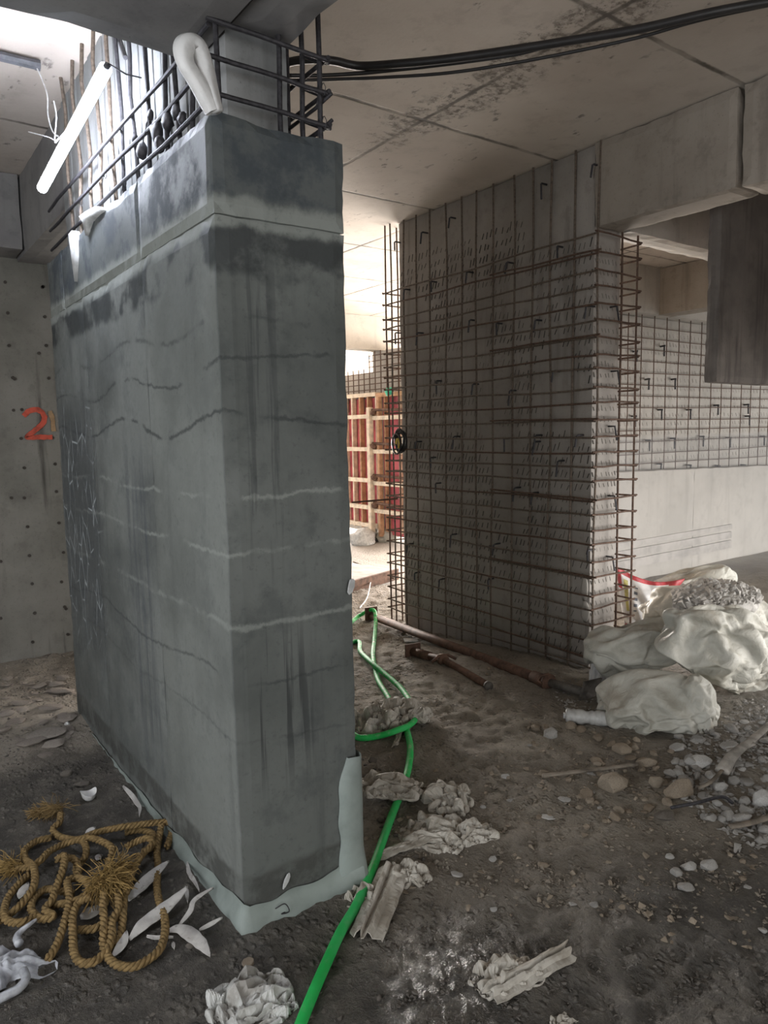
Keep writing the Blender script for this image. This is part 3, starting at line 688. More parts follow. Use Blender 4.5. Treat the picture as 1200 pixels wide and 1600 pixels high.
# ------------------------------------------------------------------ timber formwork in the distance
fx = 6.4
fw = empty('column_formwork', (fx, 9.0, 0), 'red faced plywood formwork with pale timber studs and walers in the bright distance', 'formwork')
yy = 8.2; k = 0
for (a, b) in ((8.2, 8.55), (8.57, 8.95), (9.05, 9.32), (9.34, 9.65), (9.67, 10.1)):
    P('plywood_panel', rough_box(fx+.06, fx+.08, a, b, .12 if b > 9 else .02, 2.1, .3, .003, .003, a), M['ply_red'], fw)
for y in (8.22, 8.44, 8.80, 9.02, 9.24, 9.46, 9.68, 9.9, 10.1):
    P('stud', box(fx-.02, fx+.06, y-.018, y+.018, .08, 2.12, .003), M['timber'] if int(y*10) % 3 else M['timber_pale'], fw)
P('top_rail', box(fx-.03, fx+.1, 8.15, 9.0, 2.10, 2.16), M['timber'], fw); P('top_rail', box(fx-.03, fx+.1, 9.02, 10.2, 2.12, 2.18), M['timber_pale'], fw)
P('bottom_rail', box(fx-.03, fx+.1, 9.02, 10.2, .10, .16), M['timber_pale'], fw)
P('corner_post', box(fx-.16, fx-.08, 9.0, 9.08, -.02, 1.95, .004), M['timber_pale'], fw); P('corner_post', box(fx-.10, fx-.03, 8.84, 8.90, .0, 2.1, .004), M['timber'], fw)
for zc in (1.82, 1.32, .84, .42):
    P('waler', box(fx-.09, fx-.03, 9.0, 10.2, zc-.03, zc+.03), M['timber_pale'], fw); P('waler', box(fx-.11, fx-.05, 8.1, 9.05, zc-.06, zc), M['timber_pale'], fw)
    P('waler', tube([(fx-.1, 8.1, zc+.07), (fx-.1, 9.0, zc+.09)], .022, 7), M['rust'], fw)
    P('clamp', blob((fx-.12, 8.95, zc+.05), .06, zc*9, 1, 1, .8, 1), M['rust'], fw)
fc = empty('caged_column', (6.55, 8.4, 2.1), 'distant concrete column stub above the formwork with thin rebar mesh', 'pillar')
P('column_body', rough_box(6.5, 6.9, 8.3, 9.25, 0, 2.8, .2), M['pale'], fc); P('column_body', rough_box(6.5, 6.9, 9.25, 10.4, 0, 2.5, .2), M['pale'], fc)
for i in range(14): P('vertical_bar', tube([(6.44, 8.2+i*.15, 1.9), (6.44, 8.2+i*.15, 2.8 if i < 8 else 2.55)], .009, 5), M['rebar'], fc)
for i in range(8): P('stirrup_bar', tube([(6.43, 8.15, 2.14+i*.085), (6.43, 10.3 if i < 5 else 9.25, 2.14+i*.085)], .007, 5), M['rebar'], fc)
struct('far_wall', rough_box(4.6, 8.6, 11.0, 11.2, 1.9, 2.9, .3), M['pale'], 'pale far concrete wall behind the formwork')
for i, (x, y, s, sd) in enumerate(((566, 842, .22, 1), (578, 838, .16, 2), (607, 838, .2, 3))):
    q = hit(x, y, 2, -.02); o = link('cement_heap', *blob(q, s, sd, 1, .8, .7, 3), M['mortar'] if i < 2 else M['sack'], smooth=True)
    tag(o, ['heap of grey cement left of the timber post at the formwork foot', 'small grey cement lump against the timber post of the formwork', 'pale sack slumped right of the timber post at the formwork foot'][i], 'heap' if i < 2 else 'sack')
o = link('green_net', *blob(hit(608, 612, 0, 6.2), .07, 3, .5, 1.4, .9, 2, .5), M['green_net'], smooth=True); tag(o, 'small green net rag on the formwork top by the cage edge', 'net')
# plywood sheet on the floor in the gap
q0, q1 = gp(545, 921, .03), gp(618, 905, .03)
sh = empty('plywood_sheet', q0, 'large dusty plywood sheet with reddish edge lying in the gap', 'plywood')
dv = (q1-q0).normalized(); dv.z = 0; nv = Vector((-dv.y, dv.x, 0))*1.0
c0 = q0-dv*.9; c1 = q1+dv*.02; zt = .03
def quadbox(a, b, c, d_, z0, z1):
    V = [Vector((p.x, p.y, z0)) for p in (a, b, c, d_)]+[Vector((p.x, p.y, z1)) for p in (a, b, c, d_)]
    return V, [(0, 3, 2, 1), (4, 5, 6, 7), (0, 1, 5, 4), (1, 2, 6, 5), (2, 3, 7, 6), (3, 0, 4, 7)]
P('sheet', quadbox(c0, c1, c1+nv*1.1, c0+nv*1.1, -.02, zt), M['ply_grey'], sh); P('edge_batten', quadbox(c0-nv*.03, c1-nv*.03, c1, c0, -.09, zt+.003), M['rust'] if 0 else M['rust'], sh, label='reddish timber edge')
o = link('floor_string', *tube(spline([gp(552, 878, .06), gp(580, 888, .04), gp(600, 898, .05), gp(616, 904, .06)], 6), .008, 5), M['old_wood']); tag(o, 'thin cord lying across the plywood sheet in the gap', 'cord')
o = link('thin_wire', *tube(spline([gp(582, 893, .05), gp(578, 915, .05), gp(573, 935, .01), gp(562, 950, .01)], 6), .006, 5), M['wire_white']); tag(o, 'pale wire trailing from the plywood sheet to the green hose', 'wire')
o = link('tie_bar', *tube([hit(550, 785, 1, 5.2), hit(622, 779, 0, 3.7)], .008, 6), M['rust']); tag(o, 'thin rusty bar sticking out level from the cage across the gap', 'rebar')

# ------------------------------------------------------------------ ceiling cables
def cable(pts, r, label, mat):
    o = link('ceiling_cable', *tube(spline([hit(x, y, 2, z) for x, y, z in pts], 10), r, 10), mat, smooth=True); tag(o, label, 'cable')
cable([(452, 97, 3.05), (480, 93, 3.05), (520, 95, 3.06), (560, 103, 3.06), (620, 100, 3.05), (700, 92, 3.05), (800, 78, 3.06), (900, 62, 3.07), (1000, 45, 3.08), (1100, 22, 3.10), (1160, 10, 3.12), (1260, -8, 3.16), (1500, -60, 3.2), (1900, -160, 3.27)], .016, 'thickest black cable sagging under the ceiling', M['black_cable'])
cable([(452, 118, 3.0), (500, 118, 3.02), (580, 113, 3.04), (700, 100, 3.05), (800, 86, 3.05), (850, 74, 3.06)], .0075, 'thin black cable running just under the thickest ceiling cable', M['black_cable'])
cable([(452, 126, 3.0), (520, 124, 3.02), (600, 121, 3.03), (700, 114, 3.04), (800, 99, 3.05), (900, 80, 3.06), (1000, 58, 3.07), (1100, 30, 3.1), (1240, 0, 3.14), (1500, -55, 3.2), (1900, -150, 3.27)], .0065, 'lowest thin black cable sagging under the ceiling', M['black_cable'])

exec_parts = True
# ------------------------------------------------------------------ hose
S1 = [(556, 966), (567, 959), (578, 953), (585, 955), (587, 970), (585, 1000), (583, 1025), (590, 1060), (604, 1085), (616, 1106), (630, 1128), (638, 1150), (641, 1172), (638, 1200), (631, 1225), (622, 1250), (612, 1275), (600, 1308), (588, 1342), (573, 1380), (555, 1418), (533, 1455), (512, 1500), (490, 1550), (466, 1610), (448, 1660)]
S2 = [(556, 1002), (563, 1018), (580, 1035), (600, 1052), (625, 1074), (642, 1098), (650, 1118), (641, 1132), (618, 1142), (592, 1150), (562, 1153)]
hp = [gp(x, y, .018) for x, y in S1]
hp[0].z += .04; hp[1].z += .08; hp[2].z += .12; hp[3].z += .12; hp[4].z += .05
# place the raised bend back under its pixels
for i, (x, y) in enumerate(S1[:5]): hp[i] = gp(x, y, (.03, .06, .10, .10, .06)[i])
h2 = [gp(x, y, .045 if 2 <= i <= 8 else .02) for i, (x, y) in enumerate(S2)]
back = [Vector((2.9, 4.85, 0)), Vector((2.7, 5.2, 0)), Vector((2.45, 5.0, 0)), Vector((2.6, 4.5, 0))]
for p in back: p.z = h(p.x, p.y)+.018
tail = [Vector((1.95, 3.1, 0)), Vector((1.75, 3.3, 0)), Vector((1.6, 3.9, 0))]
for p in tail: p.z = h(p.x, p.y)+.018
full = tail[::-1]+h2[::-1]+back[::-1]+hp
o = link('garden_hose', *tube(resample(spline(full, 10), .02), .0165, 14), M['hose'], smooth=True); tag(o, 'bright green plastic hose looping along the right side of the pillar', 'hose')

# ------------------------------------------------------------------ rope
def twist(path, r=.0068, R_=.0072, pitch=.052, phase=0, step=.006):
    pts = resample(path, step); out = []
    for s in range(3):
        c = []; up = Vector((0, 0, 1))
        for i, p in enumerate(pts):
            t = (pts[min(i+1, len(pts)-1)]-pts[max(i-1, 0)]).normalized(); sd = t.cross(up)
            if sd.length < .05: sd = Vector((1, 0, 0))
            sd.normalize(); u2 = sd.cross(t); a = 2*PI*(i*step/pitch+s/3)+phase
            c.append(p+sd*math.cos(a)*R_+u2*math.sin(a)*R_)
        out.append(tube(c, r, 6))
    return join(*out)
def rp(x, y, dz): return gp(x/2.857, 1180+y/2.857, dz+.006)
ropes = [
 [(270, 260, .03), (265, 300, .03), (235, 330, .02), (260, 360, .02), (310, 375, .04), (370, 385, .05), (385, 430, .05), (370, 470, .04), (340, 500, .02), (345, 530, .02)],
 [(228, 368, .02), (160, 385, .02), (110, 425, .02), (115, 465, .03), (150, 500, .05), (155, 570, .05), (130, 620, .04), (80, 680, .03), (20, 725, .02), (-40, 760, .02), (-120, 800, .02)],
 [(0, 495, .025), (60, 505, .02), (130, 500, .03), (180, 470, .05), (220, 430, .05), (290, 395, .05), (380, 370, .06), (440, 380, .06), (500, 415, .06), (490, 470, .05), (480, 520, .06)],
 [(380, 365, .03), (430, 345, .04), (520, 325, .05), (620, 310, .05), (740, 300, .04), (765, 340, .02), (745, 410, .02)],
 [(560, 620, .06), (590, 520, .05), (630, 450, .04), (680, 395, .05), (660, 370, .06), (610, 385, .05), (560, 410, .05)],
 [(130, 530, .02), (70, 590, .02), (30, 650, .02), (20, 720, .03), (50, 745, .03), (100, 745, .03), (170, 715, .02)],
 [(260, 460, .06), (290, 450, .07), (280, 510, .07), (255, 580, .05), (230, 650, .04), (200, 690, .03), (240, 720, .03), (180, 730, .02), (140, 690, .02), (150, 640, .02), (200, 600, .02), (260, 605, .03), (330, 620, .03)],
 [(250, 465, .05), (320, 460, .06), (350, 500, .05), (340, 545, .05), (300, 560, .05), (310, 620, .05), (305, 680, .04), (280, 770, .03), (260, 830, .02), (235, 880, .02), (210, 915, .015)],
 [(410, 630, .07), (350, 660, .05), (325, 720, .04), (325, 800, .03), (330, 880, .02), (360, 925, .02), (410, 925, .02), (450, 900, .02), (480, 870, .03), (500, 800, .04), (500, 740, .05), (530, 680, .06), (520, 600, .07)],
 [(465, 600, .08), (460, 680, .07), (465, 760, .05), (460, 830, .03), (475, 890, .02), (520, 935, .02), (590, 945, .02), (650, 920, .02), (710, 870, .02), (735, 800, .02), (735, 730, .02), (710, 650, .02), (700, 580, .02), (705, 500, .02), (700, 430, .02), (710, 370, .03), (720, 310, .04)],
 [(560, 560, .05), (550, 680, .05), (545, 760, .03), (530, 820, .02), (500, 850, .02)],
 [(220, 670, .015), (300, 660, .03), (360, 640, .05), (400, 600, .06), (380, 560, .06), (340, 545, .05)],
 [(350, 780, .015), (420, 775, .02), (480, 740, .03), (540, 720, .03)],
 [(560, 345, .015), (620, 335, .02), (680, 350, .02), (690, 400, .015), (640, 430, .015)],
]
rope = empty('coiled_rope', rp(400, 600, 0), 'tan twisted rope heaped in loose coils left of the pillar foot', 'rope')
for i, pts in enumerate(ropes):
    P('rope_length', twist(spline([rp(*p) for p in pts], 10), phase=i), M['rope'], rope, True)
def fray(c, r, n, seed, dirs, ln):
    rr = random.Random(seed); out = []
    for k in range(n):
        p = c+Vector((rr.gauss(0, r*.35), rr.gauss(0, r*.35), abs(rr.gauss(0, r*.25)))); d = (Vector(dirs)+Vector((rr.gauss(0, .6), rr.gauss(0, .6), rr.gauss(0, .4)))).normalized()
        L = ln*rr.uniform(.4, 1); pts = [p]
        for s in range(4):
            d = (d+Vector((rr.gauss(0, .3), rr.gauss(0, .3), rr.gauss(-.12, .2)))).normalized(); pts.append(pts[-1]+d*L/4)
        for q in pts: q.z = max(q.z, h(q.x, q.y)+.004)
        out.append(tube(pts, .0013, 3))
    return join(*out)
P('frayed_end', fray(rp(260, 240, .02), .03, 130, 1, (-.8, .3, .1), .09), M['rope'], rope, kind='stuff'); P('frayed_end', fray(rp(180, 255, .015), .03, 130, 5, (-.8, .3, .1), .06), M['rope'], rope, kind='stuff')
P('frayed_end', fray(rp(70, 500, .02), .035, 170, 2, (-.9, .2, .1), .10), M['rope_d'], rope, kind='stuff')
P('frayed_end', fray(rp(470, 560, .09), .05, 420, 3, (.1, -.5, -.1), .11), M['rope_d'], rope, kind='stuff'); P('frayed_end', fray(rp(530, 500, .07), .03, 200, 4, (0, -.5, 0), .08), M['rope_d'], rope, kind='stuff')

# ------------------------------------------------------------------ crumpled paper, strips
def thicken(o, t=.0025):
    m = o.modifiers.new('thickness', 'SOLIDIFY'); m.thickness = t; m.offset = 0
def angle_strip(name, a, b, w, label, mat, seed, ridge=.018):
    # folded profile strip from a to b (ground points), width w, several ridges
    prof = [(-.5, .004), (-.42, .006), (-.2, .008), (-.12, ridge), (-.04, ridge*1.2), (.02, .010), (.10, .008), (.16, ridge*1.4), (.26, ridge*1.3), (.33, .006), (.5, .002)]
    V, Fc = [], []; N = 26; d = (b-a); L = d.length; d.normalize(); sd = Vector((-d.y, d.x, 0)); rr = random.Random(seed)
    e0 = [rr.uniform(-.02, .01) for _ in prof]; e1 = [rr.uniform(-.012, .02) for _ in prof]
    for i in range(N+1):
        t = i/N
        for k, (u, z) in enumerate(prof):
            p = a+d*(L*t+(e0[k] if i == 0 else 0)+(e1[k] if i == N else 0))+sd*(u*w*(1+.06*noise.noise((t*5, k*.4, seed))))
            p.z = h(p.x, p.y)+.010+z+.006*noise.noise((t*9, k, seed))+.0012*tri(t*7+k*.37)+.012*t; V.append(p)
    m = len(prof)
    for i in range(N):
        for k in range(m-1): q = i*m+k; Fc.append((q, q+1, q+m+1, q+m))
    o = link(name, V, Fc, M[mat]); thicken(o, .003); tag(o, label, 'strip'); return o
angle_strip('ridged_strip', gp(572, 1470), gp(616, 1368), .115, 'ridged pale strip lying lengthwise beside the green hose', 'paper', 3)
angle_strip('ridged_strip', gp(764, 1562), gp(888, 1500), .075, 'ridged pale strip alone at the bottom centre right', 'paper', 5)
angle_strip('flat_strip', gp(592, 1342), gp(684, 1312), .065, 'smooth flat pale strip touching the hose below the paper cluster', 'paper', 7, .008)
angle_strip('flat_strip', gp(618, 1168), gp(628, 1140), .03, 'little pale strip under the hose loop near the pillar', 'paper', 9, .006)

def leaf(pts, w, label, seed, lift=0., mat='strip_w', prof=None):
    c = resample(spline([rp(x, y, .012+lift*k/(len(pts)-1)) for k, (x, y) in enumerate(pts)], 8), .008); V, Fc = [], []; n = len(c)
    for i, p in enumerate(c):
        t = (c[min(i+1, n-1)]-c[max(i-1, 0)]).normalized(); s = i/(n-1); sd = Vector((-t.y, t.x, .25)).normalized()
        ww = w*(prof(s) if prof else math.sin(PI*min(1, max(.03, s))**.8)**.7)*(1+.15*noise.noise((s*8, seed, 0)))
        V += [p+sd*ww/2+Vector((0, 0, .006)), p+Vector((0, 0, -.002)), p-sd*ww/2+Vector((0, 0, .004))]
    for i in range(n-1):
        for k in range(2): a = 3*i+k; Fc.append((a, a+1, a+4, a+3))
    for v in V: v.z = max(v.z, h(v.x, v.y)+.006)
    o = link('paper_strip', V, Fc, M[mat], smooth=True); thicken(o, .0018); tag(o, label, 'paper')
leaf([(575, 650), (620, 600), (680, 540), (755, 475)], .042, 'torn white pointed strip lying uppermost on the rope side', 1, .02)
leaf([(580, 825), (640, 760), (720, 700), (790, 640), (840, 590)], .045, 'longest torn white strip between rope and pillar foot', 2, .03)
leaf([(505, 900), (530, 870), (555, 830), (568, 785)], .028, 'short white pointed scrap at the lower end of the rope', 3, .01)
leaf([(750, 790), (800, 780), (850, 805), (900, 850), (940, 905)], .042, 'broad curled white strip near the pillar corner', 4, .005)
leaf([(890, 785), (940, 760), (1000, 725)], .014, 'narrow white sliver pointing at the pillar corner', 5, .01)
leaf([(800, 765), (850, 700), (870, 650), (960, 590)], .016, 'thin curled grey strip leaning on the pillar foot', 6, .03)
leaf([(548, 140), (590, 185), (610, 215), (625, 240), (622, 280)], .02, 'slim white scrap lying beside the pillar foot behind the rope', 7)
leaf([(835, 480), (845, 530), (870, 570), (890, 610)], .014, 'thin strip hanging down at the pillar foot beside the rope', 8, .02)
leaf([(825, 590), (835, 620), (838, 665)], .013, 'tiny white scrap under the longest torn strip tip', 9)
leaf([(655, 812), (700, 820), (780, 815)], .012, 'thin white scrap below the longest torn strip', 10)
leaf([(770, 840), (775, 855), (778, 872)], .010, 'tiny upright white scrap in front of the curled strip', 11)
leaf([(385, 355), (410, 335), (435, 322)], .024, 'small white scrap showing behind the rope top', 12)
leaf([(430, 470), (445, 455), (465, 448)], .026, 'small pale scrap inside the rope heap', 13)
leaf([(85, 640), (110, 600), (130, 570)], .03, 'pale scrap inside the leftmost rope loop', 14)
leaf([(360, 730), (420, 700), (460, 670)], .045, 'grey pale scrap beneath the middle of the rope', 15)

# white film bag bottom-left
def film():
    c = rp(90, 930, 0); V, Fc = [], []; nu, nv = 60, 40
    for j in range(nv+1):
        for i in range(nu+1):
            a = 2*PI*i/nu; r = j/nv; rad = (1+.22*math.sin(3*a+1)+.15*math.sin(5*a+2)+.10*noise.noise((math.cos(a)*3, math.sin(a)*3, 1)))*r
            x, y = math.cos(a)*rad*.135, math.sin(a)*rad*.105; X = c.x-.06+x*math.cos(-yw)-y*math.sin(-yw); Y = c.y+x*math.sin(-yw)+y*math.cos(-yw)
            z = .032*(1-r**3)+.02*abs(noise.noise((x*22, y*22, 3)))+.014*tri(x*30+y*18+3*noise.noise((x*9, y*9, 0)))*.5+.012*math.sin(a*9+r*6)*r
            V.append(Vector((X, Y, h(X, Y)+max(.004, z))))
    n = nu+1
    for j in range(nv):
        for i in range(nu): Fc.append((j*n+i, j*n+i+1, (j+1)*n+i+1, (j+1)*n+i))
    return V, Fc
fb = empty('plastic_bag', rp(90, 930, 0), 'flattened white plastic bag at the lower left corner below the rope', 'bag')
P('bag_film', film(), M['film'], fb, True); P('twisted_neck', tube(spline([rp(85, 840, .03), rp(75, 815, .03), (rp(90, 790, .03)), rp(125, 760, .035), rp(160, 735, .03)], 8), .012, 8, rfun=lambda s: .014-.009*s), M['film'], fb, True)
P('bag_loop', tube(spline([rp(105, 960, .03), rp(115, 1000, .025), rp(85, 1040, .02), rp(40, 1065, .02), rp(-30, 1100, .02)], 8), .013, 8), M['film'], fb, True)
# little white cup
def cup(c, r):
    V, Fc = [], []; n = 22; prof = [(0, .004), (.55, .002), (.8, .012), (1, .035), (1.05, .038), (.97, .036), (.75, .016), (0, .008)]
    for u, z in prof:
        for k in range(n):
            a = 2*PI*k/n; s = 1-.25*max(0, math.cos(a-.6)); V.append(Vector(c)+Vector((math.cos(a)*u*r*s, math.sin(a)*u*r*s, z*(1+.25*math.cos(a*2)))))
    for i in range(len(prof)-1):
        for k in range(n): Fc.append((i*n+k, i*n+(k+1) % n, (i+1)*n+(k+1) % n, (i+1)*n+k))
    return V, Fc
o = link('plastic_cup', *cup(gp(140, 1249), .036), M['sack_white'], smooth=True); tag(o, 'small bent white plastic cup on the dark ground above the rope', 'cup')
# bottle
q0, q1 = gp(884, 1118, .045), gp(957, 1124, .045)
dv = (q1-q0); Lb = dv.length; dv.normalize(); rb = .040
bo = empty('plastic_bottle', q0, 'dusty white plastic bottle lying in front of the sacks', 'bottle')
prof = [(0, .7), (.02, .95), (.08, 1), (.12, .90), (.16, 1), (.22, .9), (.27, 1), (.36, .98), (.42, .82), (.50, .80), (.56, .98), (.62, .88), (.67, 1), (.8, 1), (.9, .9), (1, .6)]
rf = lambda s: rb*np.interp(s, [a for a, _ in prof], [b for _, b in prof])
bb_ = P('bottle_body', tube([q0+dv*Lb*i/40 for i in range(41)], rb, 20, rfun=rf), M['bottle'], bo, True)
P('bottle_cap', tube([q0-dv*.012, q0+dv*.004], .016, 12), M['wire_white'], bb_, True)

# ------------------------------------------------------------------ steel props on the floor
q0, q1 = gp(580, 962, .045), gp(850, 1064, .04)
pr = empty('steel_prop', q0, 'long rusty steel prop lying along the foot of the caged pier', 'prop')
d = (q1-q0).normalized(); sd = Vector((-d.y, d.x, 0))
P('outer_tube', tube([q0, q1], .033, 14), M['rust'], pr, True)
col_ = P('collar', tube([q1-d*.10, q1-d*.02, q1+d*.04], .041, 14), M['rust'], pr, True)
P('collar_ring', tube([q1+d*.03, q1+d*.05], .055, 14), M['rust'], col_, True)
P('collar_handle', tube([q1+d*.04+sd*-.05, q1+d*.04+sd*-.09+Vector((0, 0, .03)), q1+d*.03+sd*-.06+Vector((0, 0, .05)), q1+d*.04+Vector((0, 0, .055))], .009, 7), M['rust'], col_, True)
q2 = gp(922, 1084, .04); P('inner_tube', tube([q1, q2], .026, 14), M['steel_dusty'], pr, True)
def plate(c, d, w, hh, t=.008, tilt=0):
    s = Vector((-d.y, d.x, 0)).normalized(); u = (Vector((0, 0, 1))+d*tilt).normalized()
    V = [c+s*a*w/2+u*b*hh/2+d*e*t for e in (-1, 1) for a, b in ((-1, -1), (1, -1), (1, 1), (-1, 1))]
    return V, [(0, 1, 2, 3), (7, 6, 5, 4), (0, 4, 5, 1), (1, 5, 6, 2), (2, 6, 7, 3), (3, 7, 4, 0)]
P('base_plate', plate(q0+Vector((0, 0, .015)), d, .12, .13), M['rust'], pr); P('end_plate', plate(q2+Vector((0, 0, .025)), d, .13, .14, .008, .35), M['steel_dusty'], pr)
q0, q1, q2 = gp(645, 1018, .035), gp(695, 1032, .03), gp(764, 1072, .025)
pr = empty('steel_prop', q0, 'short rusty threaded prop end lying in front of the long prop', 'prop')
d = (q2-q1).normalized()
P('threaded_tube', tube([q0, q1, q2], .024, 12), M['rust'], pr, True); P('sleeve', tube([q0, q0+(q1-q0)*.55], .032, 12), M['rust'], pr, True)
P('open_end', tube([q2-d*.02, q2+d*.004], .028, 12), M['steel_dusty'], pr, True)
P('base_plate', plate(q0, d, .12, .12), M['rust'], pr)
nt = q0.lerp(q1, .95); sd = Vector((-d.y, d.x, 0)); P('wing_nut', tube([nt-sd*.09-Vector((0, 0, .005)), nt-sd*.04+Vector((0, 0, .03)), nt+Vector((0, 0, .035)), nt+sd*.04+Vector((0, 0, .03)), nt+sd*.09+d*.02], .010, 8), M['rust'], pr, True); P('nut_ring', tube([nt-d*.02, nt+d*.02], .04, 12), M['rust'], pr, True)
c = gp(642, 1000, .02); o = link('broken_tile', *box(-.055, .055, -.04, .04, -.004, .004), M['sack_white']); o.location = c; o.rotation_euler = (0, .05, -.5); tag(o, 'small white tile piece lying between the two steel props', 'tile')

# ------------------------------------------------------------------ sacks of rubble
def shell(nu, nv, a, b, c, seed, pw=.8, amp=.06, fr=1.6, torn=0):
    V, Fc = [], []; sg = lambda v, p_: math.copysign(abs(v)**p_, v)
    def pt(th, ph):
        n = Vector((sg(math.cos(th), pw), sg(math.sin(th), pw)*math.cos(ph), sg(math.sin(th), pw)*math.sin(ph)))
        return Vector((n.x*a, n.y*b, n.z*c))*(1+amp*2*noise.noise(n*fr+Vector((seed*5, 0, 0)))+torn*noise.noise((n.x*3.2, n.y*3.2, seed*2.7)))
    V = [pt(0, 0)]+[pt(PI*j/nv, 2*PI*i/nu) for j in range(1, nv) for i in range(nu)]+[pt(PI, 0)]; q = lambda j, i: 1+(j-1)*nu+i % nu
    for i in range(nu): Fc.append((0, q(1, i), q(1, i+1))); Fc.append((len(V)-1, q(nv-1, i+1), q(nv-1, i)))
    for j in range(1, nv-1):
        for i in range(nu): Fc.append((q(j, i), q(j+1, i), q(j+1, i+1), q(j, i+1)))
    return V, Fc
def simulate(defs, frames):
    """let loose cloth bags settle over lumpy fillings; returns plain meshes"""
    S.gravity = (0, 0, -9.81); S.frame_start = 1; S.frame_end = frames+1
    tmp = []; g = link('tmp', [(-30, -30, 0), (30, -30, 0), (30, 30, 0), (-30, 30, 0)], [(0, 1, 2, 3)], M['sack']); g.modifiers.new('c', 'COLLISION'); g.collision.thickness_outer = .005; g.collision.cloth_friction = 20; tmp.append(g)
    obs = []
    for k, (seed, core, bag, res, press, rot) in enumerate(defs):
        ox = k*2.0
        if core:
            v, f = shell(28, 18, *core, seed, .75, .22, 1.7); co = link('tmp', v, f, M['sack']); co.location = (ox, 0, core[2]+.02); co.rotation_euler = rot
            co.modifiers.new('c', 'COLLISION'); co.collision.thickness_outer = .008; co.collision.cloth_friction = 15; tmp.append(co)
        v, f = shell(res[0], res[1], *bag, seed+1, .72, .10, 2.2, 0 if core else .13); o = link('tmp', v, f, M['sack']); o.location = (ox, 0, bag[2]*1.12+.01); o.rotation_euler = rot; tmp.append(o)
        m = o.modifiers.new('cl', 'CLOTH'); st = m.settings; st.quality = 5; st.mass = .03; st.tension_stiffness = 40; st.compression_stiffness = 25; st.shear_stiffness = 4
        st.bending_stiffness = .02; st.use_pressure = True; st.uniform_pressure_force = press; st.tension_damping = 8; st.compression_damping = 8; st.air_damping = 2
        m.collision_settings.distance_min = .004; m.point_cache.frame_start = 1; m.point_cache.frame_end = frames+1; obs.append(o)
    for fr in range(1, frames+1): S.frame_set(fr)
    dg = bpy.context.evaluated_depsgraph_get(); out = []
    for k, o in enumerate(obs):
        me = bpy.data.meshes.new_from_object(o.evaluated_get(dg)); mw = o.matrix_world
        vs = [mw @ v.co - Vector((k*2.0, 0, 0)) for v in me.vertices]; lo = [min(v[a] for v in vs) for a in range(3)]; hi = [max(v[a] for v in vs) for a in range(3)]
        vs = [Vector(((v.x-(lo[0]+hi[0])/2), (v.y-(lo[1]+hi[1])/2), v.z-lo[2])) for v in vs]; ext = [hi[a]-lo[a] for a in range(3)]
        out.append((vs, [tuple(p.vertices) for p in me.polygons], ext))
    for o in tmp:
        me = o.data; bpy.data.objects.remove(o); bpy.data.meshes.remove(me)
    S.frame_set(1)
    return out
SIM = simulate([
    (1, (.25, .14, .11), (.38, .225, .175), (112, 74), -1.5, (0, 0, 0)),
    (2, (.24, .12, .09), (.40, .22, .17), (112, 74), -1.4, (0, .25, 0)),
    (3, (.25, .16, .15), (.38, .26, .24), (112, 74), -1.6, (0, -.2, .2)),
    (5, (.16, .12, .11), (.25, .20, .17), (70, 48), -1.4, (0, 0, .5)),
    (7, None, (.17, .12, .06), (74, 50), -7, (0, 0, 0)),
    (9, None, (.15, .13, .08), (74, 50), -11, (.3, .2, 0)),
    (12, None, (.20, .11, .05), (74, 50), -7, (0, .1, 0))], 30)
def place(k, c, size, rz, mat, name, label, cat, tilt=0, roll=0, flip=False, mi=None, sub=True, settle=True):
    vs, fs, ext = SIM[k]; rm = Matrix.Rotation(rz, 3, 'Z') @ Matrix.Rotation(tilt, 3, 'Y') @ Matrix.Rotation(roll, 3, 'X'); V = []
    for v in vs:
        q = Vector(((v.x/ext[0])*size[0]*(-1 if flip else 1), v.y/ext[1]*size[1], (v.z/ext[2]-.5)*size[2]))
        V.append(rm @ q)
    lo = min(v.z for v in V)
    V = [v+Vector((c[0], c[1], c[2]-lo)) for v in V]
    if settle:
        for v in V:
            g_ = h(v.x, v.y)
            if v.z < g_-.012: v.z = g_-.012
    o = link(name, V, [f[::-1] for f in fs] if flip else fs, M[mat], smooth=True)
    if sub: m = o.modifiers.new('smooth', 'SUBSURF'); m.levels = 1; m.render_levels = 1
    tag(o, label, cat); return o
FD = Vector((F.x, F.y, 0)).normalized(); RD = Vector((R0.x, R0.y, 0))
def spot(px, py, dep, lift):      # ground point under the pixel, moved away from the lens by dep
    q = gp(px, py); c = Vector((q.x, q.y, 0))+FD*dep; return (c.x, c.y, h(c.x, c.y)+lift)
rz0 = -yw
SK = 'rubble_sack'
place(0, spot(1046, 1150, .17, -.02), (.64, .42, .30), rz0-.12, 'sack', SK, 'lowest crumpled white sack at the front left of the pile', 'sack')
place(3, spot(1098, 1146, .13, -.02), (.28, .28, .30), rz0+.5, 'sack', SK, 'small bulging white sack end at the front of the pile', 'sack')
place(1, spot(1035, 1120, .36, .10), (.70, .40, .34), rz0+.12, 'sack', SK, 'left leaning creased white sack above the lowest one', 'sack', -.42)
place(2, spot(1165, 1122, .30, -.02), (.78, .48, .52), rz0+.05, 'sack', SK, 'big draped white sack with a bunched peak, largest of the pile', 'sack', .55)
place(0, spot(1185, 1045, .72, .03), (.95, .50, .38), rz0+2.9, 'sack', SK, 'open white sack spilling grey rubble at the right edge of the pile', 'sack', -.12)
place(1, spot(1140, 1005, .90, .06), (.95, .36, .32), rz0+3.1, 'sack', SK, 'pale sack hem folded at the very top of the pile', 'sack', .1)
place(5, spot(940, 1070, .02, -.01), (.15, .16, .28), rz0, 'sack_white', 'plastic_wad', 'small white plastic wad at the corner of the caged pier', 'plastic')

